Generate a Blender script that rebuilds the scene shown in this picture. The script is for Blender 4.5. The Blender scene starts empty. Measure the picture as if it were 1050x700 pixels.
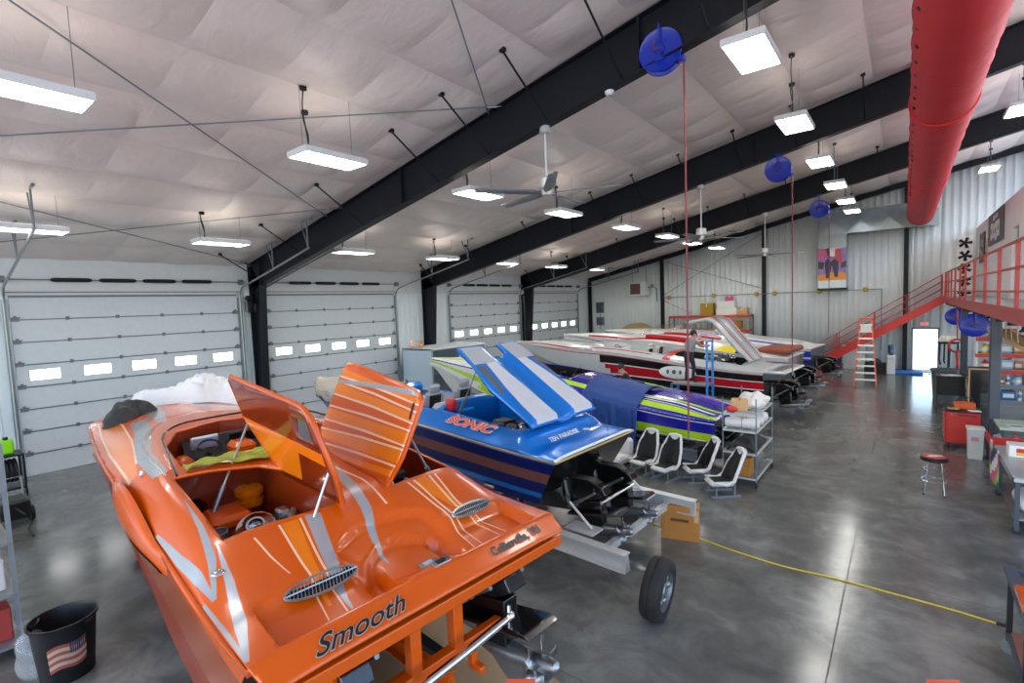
import bpy, math, random
from mathutils import Vector, Matrix
random.seed(7)
PI = math.pi
scn = bpy.context.scene
COL = scn.collection
R = math.radians

# ------------------------------------------------------------------ materials
def lin(c):
    if isinstance(c, str):
        c = c.lstrip('#')
        c = [int(c[i:i+2], 16)/255 for i in (0, 2, 4)]
    return tuple((x/12.92 if x <= .04045 else ((x+.055)/1.055)**2.4) for x in c)

MATS = {}
def mat(name, col, rough=.5, metal=0., coat=0., noise=None, bump=None, emit=0., trans=0., alpha=1., spec=.5, sheen=0.):
    if name in MATS: return MATS[name]
    m = bpy.data.materials.new(name); m.use_nodes = True
    nt = m.node_tree; b = nt.nodes['Principled BSDF']
    c = lin(col)+(1,)
    b.inputs['Base Color'].default_value = c
    b.inputs['Roughness'].default_value = rough
    b.inputs['Metallic'].default_value = metal
    b.inputs['Coat Weight'].default_value = coat
    b.inputs['Coat Roughness'].default_value = .04
    b.inputs['Specular IOR Level'].default_value = spec
    b.inputs['Transmission Weight'].default_value = trans
    b.inputs['Alpha'].default_value = alpha
    if sheen: b.inputs['Sheen Weight'].default_value = sheen
    if emit:
        b.inputs['Emission Color'].default_value = c
        b.inputs['Emission Strength'].default_value = emit
    tc = nt.nodes.new('ShaderNodeTexCoord')
    sc, am = noise if noise else (7., .06)
    n = nt.nodes.new('ShaderNodeTexNoise'); n.inputs['Scale'].default_value = sc; n.inputs['Detail'].default_value = 4
    nt.links.new(tc.outputs['Object'], n.inputs['Vector'])
    mx = nt.nodes.new('ShaderNodeMix'); mx.data_type = 'RGBA'
    mx.inputs['A'].default_value = tuple(max(0, x*(1-am)) for x in c[:3])+(1,)
    mx.inputs['B'].default_value = tuple(min(1, x*(1+am)) for x in c[:3])+(1,)
    nt.links.new(n.outputs['Fac'], mx.inputs['Factor'])
    if not emit: nt.links.new(mx.outputs['Result'], b.inputs['Base Color'])
    if bump:
        n2 = nt.nodes.new('ShaderNodeTexNoise'); n2.inputs['Scale'].default_value = bump[0]; n2.inputs['Detail'].default_value = 5
        nt.links.new(tc.outputs['Object'], n2.inputs['Vector'])
        bp = nt.nodes.new('ShaderNodeBump'); bp.inputs['Strength'].default_value = bump[1]; bp.inputs['Distance'].default_value = bump[2] if len(bump) > 2 else .02
        nt.links.new(n2.outputs['Fac'], bp.inputs['Height']); nt.links.new(bp.outputs['Normal'], b.inputs['Normal'])
    MATS[name] = m
    return m

# ------------------------------------------------------------------ mesh builder
class MB:
    def __init__(s): s.v = []; s.f = []; s.mi = []; s.M = None
    def add(s, vs, fs, m=0):
        o = len(s.v)
        if s.M is not None: vs = [s.M @ Vector(p) for p in vs]
        s.v += [tuple(p) for p in vs]
        s.f += [tuple(i+o for i in f) for f in fs]; s.mi += [m]*len(fs)
        return s
    def box(s, c, d, m=0, rz=0, rx=0, ry=0):
        x, y, z = d[0]/2, d[1]/2, d[2]/2
        vs = [Vector((a, b, e)) for a in (-x, x) for b in (-y, y) for e in (-z, z)]
        if rz or rx or ry:
            r = Matrix.Rotation(rz, 3, 'Z') @ Matrix.Rotation(ry, 3, 'Y') @ Matrix.Rotation(rx, 3, 'X')
            vs = [r @ p for p in vs]
        c = Vector(c)
        return s.add([p+c for p in vs], [(0, 1, 3, 2), (4, 6, 7, 5), (0, 4, 5, 1), (2, 3, 7, 6), (0, 2, 6, 4), (1, 5, 7, 3)], m)
    def rbox(s, c, d, r=.02, m=0, rz=0, rx=0, ry=0):
        """box with chamfered edges"""
        hx, hy, hz = d[0]/2, d[1]/2, d[2]/2
        r = min(r, hx*.9, hy*.9, hz*.9)
        vs = []; idx = {}
        for sx in (-1, 1):
            for sy in (-1, 1):
                for sz in (-1, 1):
                    for k in range(3):
                        p = [sx*(hx-(r if k != 0 else 0)), sy*(hy-(r if k != 1 else 0)), sz*(hz-(r if k != 2 else 0))]
                        idx[(sx, sy, sz, k)] = len(vs); vs.append(Vector(p))
        fs = []
        for sg in (-1, 1):
            fs.append([idx[(sg, a, b, 0)] for a, b in ((-1, -1), (1, -1), (1, 1), (-1, 1))][::sg])
            fs.append([idx[(a, sg, b, 1)] for a, b in ((-1, -1), (1, -1), (1, 1), (-1, 1))][::-sg])
            fs.append([idx[(a, b, sg, 2)] for a, b in ((-1, -1), (1, -1), (1, 1), (-1, 1))][::sg])
        for a in (-1, 1):
            for b in (-1, 1):
                fs.append([idx[(a, b, -1, 0)], idx[(a, b, 1, 0)], idx[(a, b, 1, 1)], idx[(a, b, -1, 1)]])
                fs.append([idx[(a, -1, b, 0)], idx[(a, 1, b, 0)], idx[(a, 1, b, 2)], idx[(a, -1, b, 2)]])
                fs.append([idx[(-1, a, b, 1)], idx[(1, a, b, 1)], idx[(1, a, b, 2)], idx[(-1, a, b, 2)]])
                for e in (-1, 1): fs.append([idx[(a, b, e, k)] for k in range(3)])
        if rz or rx or ry:
            q = Matrix.Rotation(rz, 3, 'Z') @ Matrix.Rotation(ry, 3, 'Y') @ Matrix.Rotation(rx, 3, 'X')
            vs = [q @ p for p in vs]
        c = Vector(c)
        return s.add([p+c for p in vs], fs, m)
    def ring(s, c, ax, r, n, ph=0, sx=1., sy=1.):
        ax = Vector(ax).normalized()
        u = ax.orthogonal().normalized() if abs(ax.z) < .999 else Vector((1, 0, 0))
        if abs(ax.z) < .999:
            u = Vector((0, 0, 1)).cross(ax).normalized()
        w = ax.cross(u)
        c = Vector(c)
        return [c+(u*math.cos(ph+2*PI*i/n)*sx+w*math.sin(ph+2*PI*i/n)*sy)*r for i in range(n)]
    def cyl(s, p0, p1, r0, r1=None, n=12, m=0, caps=True, ph=0, sx=1., sy=1.):
        r1 = r0 if r1 is None else r1
        ax = Vector(p1)-Vector(p0)
        vs = s.ring(p0, ax, r0, n, ph, sx, sy)+s.ring(p1, ax, r1, n, ph, sx, sy)
        fs = [(i, (i+1) % n, n+(i+1) % n, n+i) for i in range(n)]
        if caps: fs += [tuple(range(n))[::-1], tuple(range(n, 2*n))]
        return s.add(vs, fs, m)
    def tube(s, pts, r, n=8, m=0, closed=False, caps=True):
        pts = [Vector(p) for p in pts]; k = len(pts)
        rs = r if isinstance(r, (list, tuple)) else [r]*k
        vs = []; prev = None
        for i, p in enumerate(pts):
            if closed: t = pts[(i+1) % k]-pts[i-1]
            else: t = pts[min(i+1, k-1)]-pts[max(i-1, 0)]
            t = t.normalized() if t.length > 1e-9 else Vector((0, 0, 1))
            if prev is None:
                u = t.orthogonal().normalized()
            else:
                u = prev-t*prev.dot(t)
                u = u.normalized() if u.length > 1e-6 else t.orthogonal().normalized()
            prev = u; w = t.cross(u)
            vs += [p+(u*math.cos(2*PI*j/n)+w*math.sin(2*PI*j/n))*rs[i] for j in range(n)]
        fs = []
        for i in range(k if closed else k-1):
            a, b = i*n, ((i+1) % k)*n
            fs += [(a+j, a+(j+1) % n, b+(j+1) % n, b+j) for j in range(n)]
        if caps and not closed: fs += [tuple(range(n))[::-1], tuple(range((k-1)*n, k*n))]
        return s.add(vs, fs, m)
    def lathe(s, prof, c=(0, 0, 0), ax=(0, 0, 1), n=20, m=0, caps=False, sx=1., sy=1.):
        ax = Vector(ax).normalized(); vs = []; c = Vector(c)
        for r, h in prof: vs += s.ring(c+ax*h, ax, max(r, 1e-4), n, 0, sx, sy)
        fs = []
        for i in range(len(prof)-1):
            fs += [(i*n+j, i*n+(j+1) % n, (i+1)*n+(j+1) % n, (i+1)*n+j) for j in range(n)]
        if caps: fs += [tuple(range(n))[::-1], tuple(range((len(prof)-1)*n, len(prof)*n))]
        return s.add(vs, fs, m)
    def sphere(s, c, r, n=12, k=8, m=0, M=None):
        r = (r, r, r) if not isinstance(r, (tuple, list)) else r
        vs = []; fs = []
        for i in range(k+1):
            a = PI*i/k
            for j in range(n):
                b = 2*PI*j/n
                p = Vector((r[0]*math.sin(a)*math.cos(b), r[1]*math.sin(a)*math.sin(b), r[2]*math.cos(a)))
                if M is not None: p = M @ p
                vs.append(p+Vector(c))
        for i in range(k):
            fs += [(i*n+j, (i+1)*n+j, (i+1)*n+(j+1) % n, i*n+(j+1) % n) for j in range(n)]
        return s.add(vs, fs, m)
    def prism(s, poly, a, b, plane='xy', m=0):
        """extrude a 2-D polygon from a to b along the missing axis"""
        def P(p, h):
            if plane == 'xy': return (p[0], p[1], h)
            if plane == 'xz': return (p[0], h, p[1])
            return (h, p[0], p[1])
        n = len(poly)
        vs = [P(p, a) for p in poly]+[P(p, b) for p in poly]
        fs = [(i, (i+1) % n, n+(i+1) % n, n+i) for i in range(n)]+[tuple(range(n))[::-1], tuple(range(n, 2*n))]
        return s.add(vs, fs, m)
    def quad(s, a, b, c, d, m=0): return s.add([a, b, c, d], [(0, 1, 2, 3)], m)
    def grid(s, fn, nu, nv, m=0, mfn=None, skip=None):
        vs = [fn(i/nu, j/nv) for i in range(nu+1) for j in range(nv+1)]
        o = len(s.v); s.add(vs, [], 0)
        for i in range(nu):
            for j in range(nv):
                if skip and skip((i+.5)/nu, (j+.5)/nv): continue
                a = o+i*(nv+1)+j
                s.f.append((a, a+nv+1, a+nv+2, a+1)); s.mi.append(mfn((i+.5)/nu, (j+.5)/nv) if mfn else m)
        return s
    def torus(s, c, ax, Rr, r, n=24, k=8, m=0, sx=1., sy=1.):
        return s.tube(s.ring(c, ax, Rr, n, 0, sx, sy), r, k, m, closed=True)
    def build(s, name, mats, parent=None, smooth=40, bevel=0, solid=0, offset=-1, subsurf=0, weld=False):
        me = bpy.data.meshes.new(name)
        me.from_pydata(s.v, [], s.f)
        mats = mats if isinstance(mats, (list, tuple)) else [mats]
        for m in mats: me.materials.append(m)
        for p, i in zip(me.polygons, s.mi): p.material_index = i
        me.validate(); me.update()
        if smooth:
            me.polygons.foreach_set('use_smooth', [True]*len(me.polygons))
            try: me.set_sharp_from_angle(angle=R(smooth))
            except Exception: pass
        o = bpy.data.objects.new(name, me); COL.objects.link(o)
        if parent is not None: o.parent = parent
        if solid:
            q = o.modifiers.new('thickness', 'SOLIDIFY'); q.thickness = solid; q.offset = offset
        if bevel:
            q = o.modifiers.new('bevel', 'BEVEL'); q.width = bevel; q.segments = 2; q.limit_method = 'ANGLE'
        if subsurf:
            q = o.modifiers.new('sub', 'SUBSURF'); q.levels = q.render_levels = subsurf
        return o

def tag(o, label=None, cat=None, group=None, kind=None):
    if label: o['label'] = label
    if cat: o['category'] = cat
    if group: o['group'] = group
    if kind: o['kind'] = kind
    return o
def thing(name, label, cat, loc=(0, 0, 0), rz=0, group=None, kind=None):
    o = bpy.data.objects.new(name, None); COL.objects.link(o)
    o.empty_display_size = .1
    o.location = loc; o.rotation_euler = (0, 0, rz)
    return tag(o, label, cat, group, kind)
KIDS = {}
def copy_tree(o, parent=None):
    c = o.copy(); COL.objects.link(c)
    if parent is not None: c.parent = parent
    for ch in [q for q in COL.objects if q.parent is o]:
        copy_tree(ch, c)
    return c
def dup(o, loc, rz=0, label=None, group=None):
    c = copy_tree(o); c.location = loc; c.rotation_euler = (0, 0, rz)
    if label: c['label'] = label
    if group: c['group'] = group
    return c
def text_mesh(name, body, size, m, parent, M, extrude=.004, shear=0., sx=1., align='LEFT', bold=0.):
    """lettering as real geometry, lying in the local xy plane of the matrix M"""
    cu = bpy.data.curves.new(name, 'FONT'); cu.body = body; cu.size = size; cu.extrude = extrude; cu.shear = shear
    cu.align_x = align; cu.offset = bold
    o = bpy.data.objects.new(name, cu); COL.objects.link(o)
    bpy.context.view_layer.update()
    me = bpy.data.meshes.new_from_object(o.evaluated_get(bpy.context.evaluated_depsgraph_get()))
    bpy.data.objects.remove(o)
    me.transform(Matrix.Diagonal((sx, 1, 1, 1)))
    me.transform(M); me.materials.clear(); me.materials.append(m)
    q = bpy.data.objects.new(name, me); COL.objects.link(q); q.parent = parent
    return q
def frame(o, x, y, z=None):
    """matrix with origin o, x axis x, y axis y"""
    x = Vector(x).normalized(); z = x.cross(Vector(y)).normalized(); y = z.cross(x)
    return Matrix(((x.x, y.x, z.x, o[0]), (x.y, y.y, z.y, o[1]), (x.z, y.z, z.z, o[2]), (0, 0, 0, 1)))
def lerp(a, b, t): return a+(b-a)*t
def pl(x, pts):
    """piecewise-linear with smooth ends"""
    if x <= pts[0][0]: return pts[0][1]
    for (a, p), (b, q) in zip(pts, pts[1:]):
        if x <= b: return lerp(p, q, (x-a)/(b-a))
    return pts[-1][1]
def sm(x, pts):
    if x <= pts[0][0]: return pts[0][1]
    for (a, p), (b, q) in zip(pts, pts[1:]):
        if x <= b:
            t = (x-a)/(b-a); t = t*t*(3-2*t)
            return lerp(p, q, t)
    return pts[-1][1]
def ss(a, b, x):
    t = max(0., min(1., (x-a)/(b-a))); return t*t*(3-2*t)
# ------------------------------------------------------------------ camera
F_PX = 514.96
yaw, pit, rol = R(38.125), R(4.067), R(-2.191)
CAMP = Vector((18.714, 0, 4.134))
_cy, _sy = math.cos(yaw), math.sin(yaw)
fw = Vector((-_sy*math.cos(pit), _cy*math.cos(pit), -math.sin(pit)))
rt = Vector((_cy, _sy, 0)); up = rt.cross(fw)
r2 = rt*math.cos(rol)+up*math.sin(rol); u2 = -rt*math.sin(rol)+up*math.cos(rol)
cd = bpy.data.cameras.new('camera'); cam = bpy.data.objects.new('camera', cd); COL.objects.link(cam)
cd.sensor_width = 36; cd.lens = F_PX/1050*36; cd.clip_start = .05; cd.clip_end = 300
cam.matrix_world = Matrix(((r2.x, u2.x, -fw.x, CAMP.x), (r2.y, u2.y, -fw.y, CAMP.y), (r2.z, u2.z, -fw.z, CAMP.z), (0, 0, 0, 1)))
scn.camera = cam

LEN = 33.46                       # end wall
FR = [8.65, 16.9, 25.0]           # frame lines
def roof(x): return 6.0+.205*x

# ------------------------------------------------------------------ shared materials
M_white = mat('painted white steel', '#d3d6d7', .45)
M_door = mat('white door steel', '#c6cbce', .38)
M_liner = mat('light grey wall steel', '#dbe3e5', .4)
M_dark = mat('dark navy steel', '#10141d', .5, spec=.3)
M_track = mat('galvanised track', '#8f9698', .38, .7)
M_black = mat('black rubber', '#131314', .6)
M_blackgloss = mat('glossy black', '#0d0d0e', .18, 0, .5)
M_grey = mat('grey steel', '#6d757c', .42)
M_slate = mat('slate blue grey paint', '#3d4754', .42)
M_red = mat('red paint', '#c3261d', .4)
M_redlite = mat('red handrail paint', '#b02f2b', .4)
M_chrome = mat('polished chrome', '#d5d8da', .12, 1.)
M_alu = mat('brushed aluminium', '#cfd0ce', .36, .45)
M_steel = mat('dull steel', '#8b8e90', .38, .8)
M_galv = mat('galvanised sheet', '#82929e', .25, .5, noise=(3., .15))
M_blue = mat('royal blue plastic', '#0c2bc0', .35)
M_card = mat('brown cardboard', '#a9702f', .8)
M_cardl = mat('pale cardboard', '#c7a070', .8)
M_paper = mat('white paper', '#e3e2dd', .7)
M_orange = mat('orange paint', '#e8590c', .35)

# ------------------------------------------------------------------ floor
def floor_mat():
    m = bpy.data.materials.new('polished concrete'); m.use_nodes = True
    nt = m.node_tree; b = nt.nodes['Principled BSDF']; L = nt.links.new
    tc = nt.nodes.new('ShaderNodeTexCoord')
    n1 = nt.nodes.new('ShaderNodeTexNoise'); n1.inputs['Scale'].default_value = .45; n1.inputs['Detail'].default_value = 8; n1.inputs['Roughness'].default_value = .62
    n2 = nt.nodes.new('ShaderNodeTexNoise'); n2.inputs['Scale'].default_value = 1.5; n2.inputs['Detail'].default_value = 9; n2.inputs['Roughness'].default_value = .65; n2.inputs['Distortion'].default_value = .5
    L(tc.outputs['Object'], n1.inputs['Vector']); L(tc.outputs['Object'], n2.inputs['Vector'])
    ad = nt.nodes.new('ShaderNodeMath'); ad.operation = 'ADD'
    L(n1.outputs['Fac'], ad.inputs[0]); L(n2.outputs['Fac'], ad.inputs[1])
    cr = nt.nodes.new('ShaderNodeValToRGB')
    hf = nt.nodes.new('ShaderNodeMath'); hf.operation = 'MULTIPLY'; hf.inputs[1].default_value = .5
    L(ad.outputs[0], hf.inputs[0]); L(hf.outputs[0], cr.inputs['Fac'])
    e = cr.color_ramp.elements
    e[0].position = .34; e[0].color = lin('#4b4c49')+(1,)
    e[1].position = .64; e[1].color = lin('#83847e')+(1,)
    q = cr.color_ramp.elements.new(.5); q.color = lin('#62635f')+(1,)
    L(cr.outputs['Color'], b.inputs['Base Color'])
    mr = nt.nodes.new('ShaderNodeMapRange'); mr.inputs['To Min'].default_value = .09; mr.inputs['To Max'].default_value = .27
    L(n2.outputs['Fac'], mr.inputs['Value']); L(mr.outputs['Result'], b.inputs['Roughness'])
    bp = nt.nodes.new('ShaderNodeBump'); bp.inputs['Strength'].default_value = .06; bp.inputs['Distance'].default_value = .02
    L(n2.outputs['Fac'], bp.inputs['Height']); L(bp.outputs['Normal'], b.inputs['Normal'])
    b.inputs['Specular IOR Level'].default_value = .6
    return m
M_floor = floor_mat()
M_joint = mat('saw cut joint', '#3a3d3d', .7)
mb = MB()
mb.quad((-.3, -8, 0), (26, -8, 0), (26, LEN+.1, 0), (-.3, LEN+.1, 0), 0)
for y in (.4, 4.5, 8.65, 12.8, 16.9, 21, 25, 29.2):     # saw-cut joints, thin strips just proud of the slab
    mb.quad((0, y-.006, .0012), (25, y-.006, .0012), (25, y+.006, .0012), (0, y+.006, .0012), 1)
for x in (4.6, 9.2, 13.8, 18.1):
    mb.quad((x-.006, -7, .0012), (x+.006, -7, .0012), (x+.006, LEN, .0012), (x-.006, LEN, .0012), 1)
tag(mb.build('floor', [M_floor, M_joint], smooth=0), kind='structure')
M_out = mat('sun bounce pavement', '#d9d5cf', .9)
mb = MB()
for (x0, x1, y0, y1) in ((-40, 70, LEN+.1, 90), (-40, 70, -60, -8), (26, 70, -8, LEN+.1), (-40, -.3, -8, LEN+.1)): mb.quad((x0, y0, -.02), (x1, y0, -.02), (x1, y1, -.02), (x0, y1, -.02))  # unseen behind and beside the hall, added to bounce sun onto the ceiling
tag(mb.build('ground', M_out, smooth=0), kind='structure')

# ------------------------------------------------------------------ ceiling: quilted insulation sagging between purlins
def ceil_mat():
    m = mat('white insulation facing', '#e4d9d2', .34, bump=None)
    nt = m.node_tree; b = nt.nodes['Principled BSDF']; L = nt.links.new
    tc = nt.nodes.new('ShaderNodeTexCoord')
    mp = nt.nodes.new('ShaderNodeMapping'); mp.inputs['Scale'].default_value = (1.0, 2.2, 1)
    n = nt.nodes.new('ShaderNodeTexNoise'); n.inputs['Scale'].default_value = 1.1; n.inputs['Detail'].default_value = 4; n.inputs['Distortion'].default_value = .8
    L(tc.outputs['Object'], mp.inputs['Vector']); L(mp.outputs['Vector'], n.inputs['Vector'])
    bp = nt.nodes.new('ShaderNodeBump'); bp.inputs['Strength'].default_value = .45; bp.inputs['Distance'].default_value = .05
    L(n.outputs['Fac'], bp.inputs['Height']); L(bp.outputs['Normal'], b.inputs['Normal'])
    return m
M_ceil = ceil_mat()
PUR = [1.15+1.53*k for k in range(-1, 17)]
def ceilz(x, y):
    t = ((x-1.15)/1.53) % 1.0
    s = abs(math.sin(PI*t))**.7
    w = ((y-.4)/1.37) % 1.0
    s2 = abs(math.sin(PI*w))**.6
    wob = .012*math.sin(3.1*x+1.7*y)+.01*math.sin(1.3*x-4.3*y)
    g = ss(.05, .75, min(abs(y-f) for f in FR))
    return roof(x)-(.07*s+.045*s2*s-wob*s)*g-.01
mb = MB()
nu, nv = 12*17, 10*31
X0c, Y0c = 1.15-1.53, .4-1.37*6
mb.grid(lambda a, b: (X0c+1.53*17*a, min(LEN+.1, Y0c+1.37*31*b), ceilz(X0c+1.53*17*a, Y0c+1.37*31*b)), nu, nv)
tag(mb.build('ceiling', M_ceil, smooth=11, solid=.05, offset=1), kind='structure')

# ------------------------------------------------------------------ walls
def ribs(mb, a, b, z0, z1f, axis, pos, out, m=0, sp=.305):
    """ribbed sheet from a to b along an axis, ribs standing out towards the room"""
    x = a; prof = []
    while x < b-1e-6:
        for d, h in ((0, 0), (.12, 0), (.145, .018), (.185, .018), (.21, 0)):
            if x+d < b: prof.append((x+d, h))
        x += sp
    prof.append((b, 0))
    vs = []; fs = []
    for q, h in prof:
        P = (lambda z: (q, pos+out*h, z)) if axis == 'x' else (lambda z: (pos+out*h, q, z))
        vs += [P(z0), P(z1f(q))]
    for i in range(len(prof)-1): fs.append((2*i, 2*i+2, 2*i+3, 2*i+1))
    mb.add(vs, fs, m)
mb = MB()
ribs(mb, -.1, 19.02, 0, lambda x: roof(x)-.02, 'x', LEN, -1)
ribs(mb, 19.02, 20.08, 2.12, lambda x: roof(x)-.02, 'x', LEN, -1)
ribs(mb, 20.08, 26, 0, lambda x: roof(x)-.02, 'x', LEN, -1)
tag(mb.build('wall_far', M_liner, smooth=20, solid=.06, offset=0), kind='structure')
mb = MB()
ribs(mb, -8, LEN, 0, lambda y: 4.95, 'y', -.06, 1)
mb.box((-.05, (LEN-8)/2, 5.45), (.1, LEN+8, 1.1), 1)
tag(mb.build('wall_left', [M_liner, M_white], smooth=20), kind='structure')
# mezzanine office wall: white board with a doorway
OX = 21.4
M_office = mat('office white board', '#e8eaee', .6)
mb = MB()
def slab(y0, y1, z0, z1): mb.box((OX+.06, (y0+y1)/2, (z0+z1)/2), (.12, y1-y0, z1-z0))
DY0, DY1 = 21.6, 22.9
slab(8, DY0, 3.75, 7.05); slab(DY0, DY1, 6.0, 7.05); slab(DY1, LEN-.05, 3.75, 7.05)
tag(mb.build('wall_office', M_office), kind='structure')
mb = MB(); mb.box((23.7, (8+LEN)/2, 7.0), (4.5, LEN-8, .1)); mb.box((25.8, 20, 5.4), (.1, 24, 3.2)); 
tag(mb.build('ceiling_office', M_office), kind='structure')
# mezzanine floor
mb = MB(); mb.box((23.1, 21.7, 3.66), (5.8, LEN-9.9, .18), 0)
for k in range(15):
    mb.box((23.1, 10.6+1.6*k, 3.47), (5.6, .06, .2), 1)
tag(mb.build('floor_mezzanine', [M_grey, M_dark]), kind='structure')

# frames ------------------------------------------------------------
def frame_beam(y, first):
    t = thing('roof_beam', None, None, (0, y, 0)); t['kind'] = 'structure'
    D = .98
    mb = MB()
    x0, x1 = .05, 25.9
    zt0, zt1 = roof(x0)-.06, roof(x1)-.06
    zb0, zb1 = roof(x0)-D, roof(x1)-D
    mb.prism([(x0, zb0), (x1, zb1), (x1, zt1), (x0, zt0)], -.008, .008, 'xz')
    # flanges
    mb.prism([(x0, zb0), (x1, zb1), (x1, zb1+.02), (x0, zb0+.02)], -.125, .125, 'xz')
    mb.prism([(x0, zt0-.02), (x1, zt1-.02), (x1, zt1), (x0, zt0)], -.125, .125, 'xz')
    for x in (.85, 8.6, 15.0):     # splice plates
        mb.prism([(x, roof(x)-D), (x+.04, roof(x)-D), (x+.04, roof(x)-.06), (x, roof(x)-.06)], -.12, .12, 'xz')
    mb.build('web', M_dark, t)
    # tapered column
    mb = MB()
    mb.prism([(.05, 0), (.45, 0), (.85, roof(.85)-D), (.05, roof(.05)-.1)], -.008, .008, 'xz')
    mb.prism([(.43, 0), (.45, 0), (.86, roof(.85)-D), (.84, roof(.85)-D)], -.125, .125, 'xz')
    mb.prism([(.04, 0), (.06, 0), (.06, roof(.05)-.1), (.04, roof(.05)-.1)], -.125, .125, 'xz')
    mb.box((.24, 0, .012), (.5, .3, .024))
    mb.build('column', M_dark, t)
    xs = (1.15, 4.0, 7.0, 10.0, 11.55, 13.1, 14.7, 16.2, 17.8, 19.3)
    for x in xs:
        for s in ((-1,) if y < 9 else (-1,)):
            b = MB(); top = roof(x)-.1
            b.cyl((x, s*1.45 if y < 9 else s*1.1, top), (x, s*.09, top-.84), .019, n=8)
            b.box((x, s*1.45 if y < 9 else s*1.1, top+.02), (.1, .08, .07))
            b.build('flange_brace', M_dark, t)
for i, y in enumerate(FR): frame_beam(y, i == 0)
t = thing('roof_beam', None, None, (0, LEN-.16, 0)); t['kind'] = 'structure'
mb = MB()
for a, b in ((.3, .28), ):
    mb.prism([(.05, roof(.05)-.36), (25.9, roof(25.9)-.36), (25.9, roof(25.9)-.06), (.05, roof(.05)-.06)], -.01, .01, 'xz')
    mb.prism([(.05, roof(.05)-.36), (25.9, roof(25.9)-.36), (25.9, roof(25.9)-.34), (.05, roof(.05)-.34)], -.1, .1, 'xz')
mb.build('web', M_dark, t)
for x in (.14, 5.7, 12.0, 18.72):
    mb = MB(); h = roof(x)-.36
    mb.box((x, -.08, h/2), (.2, .02, h)); mb.box((x, .1, h/2), (.2, .02, h)); mb.box((x, 0, h/2), (.012, .18, h))
    mb.build('column', M_dark, t)

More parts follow.
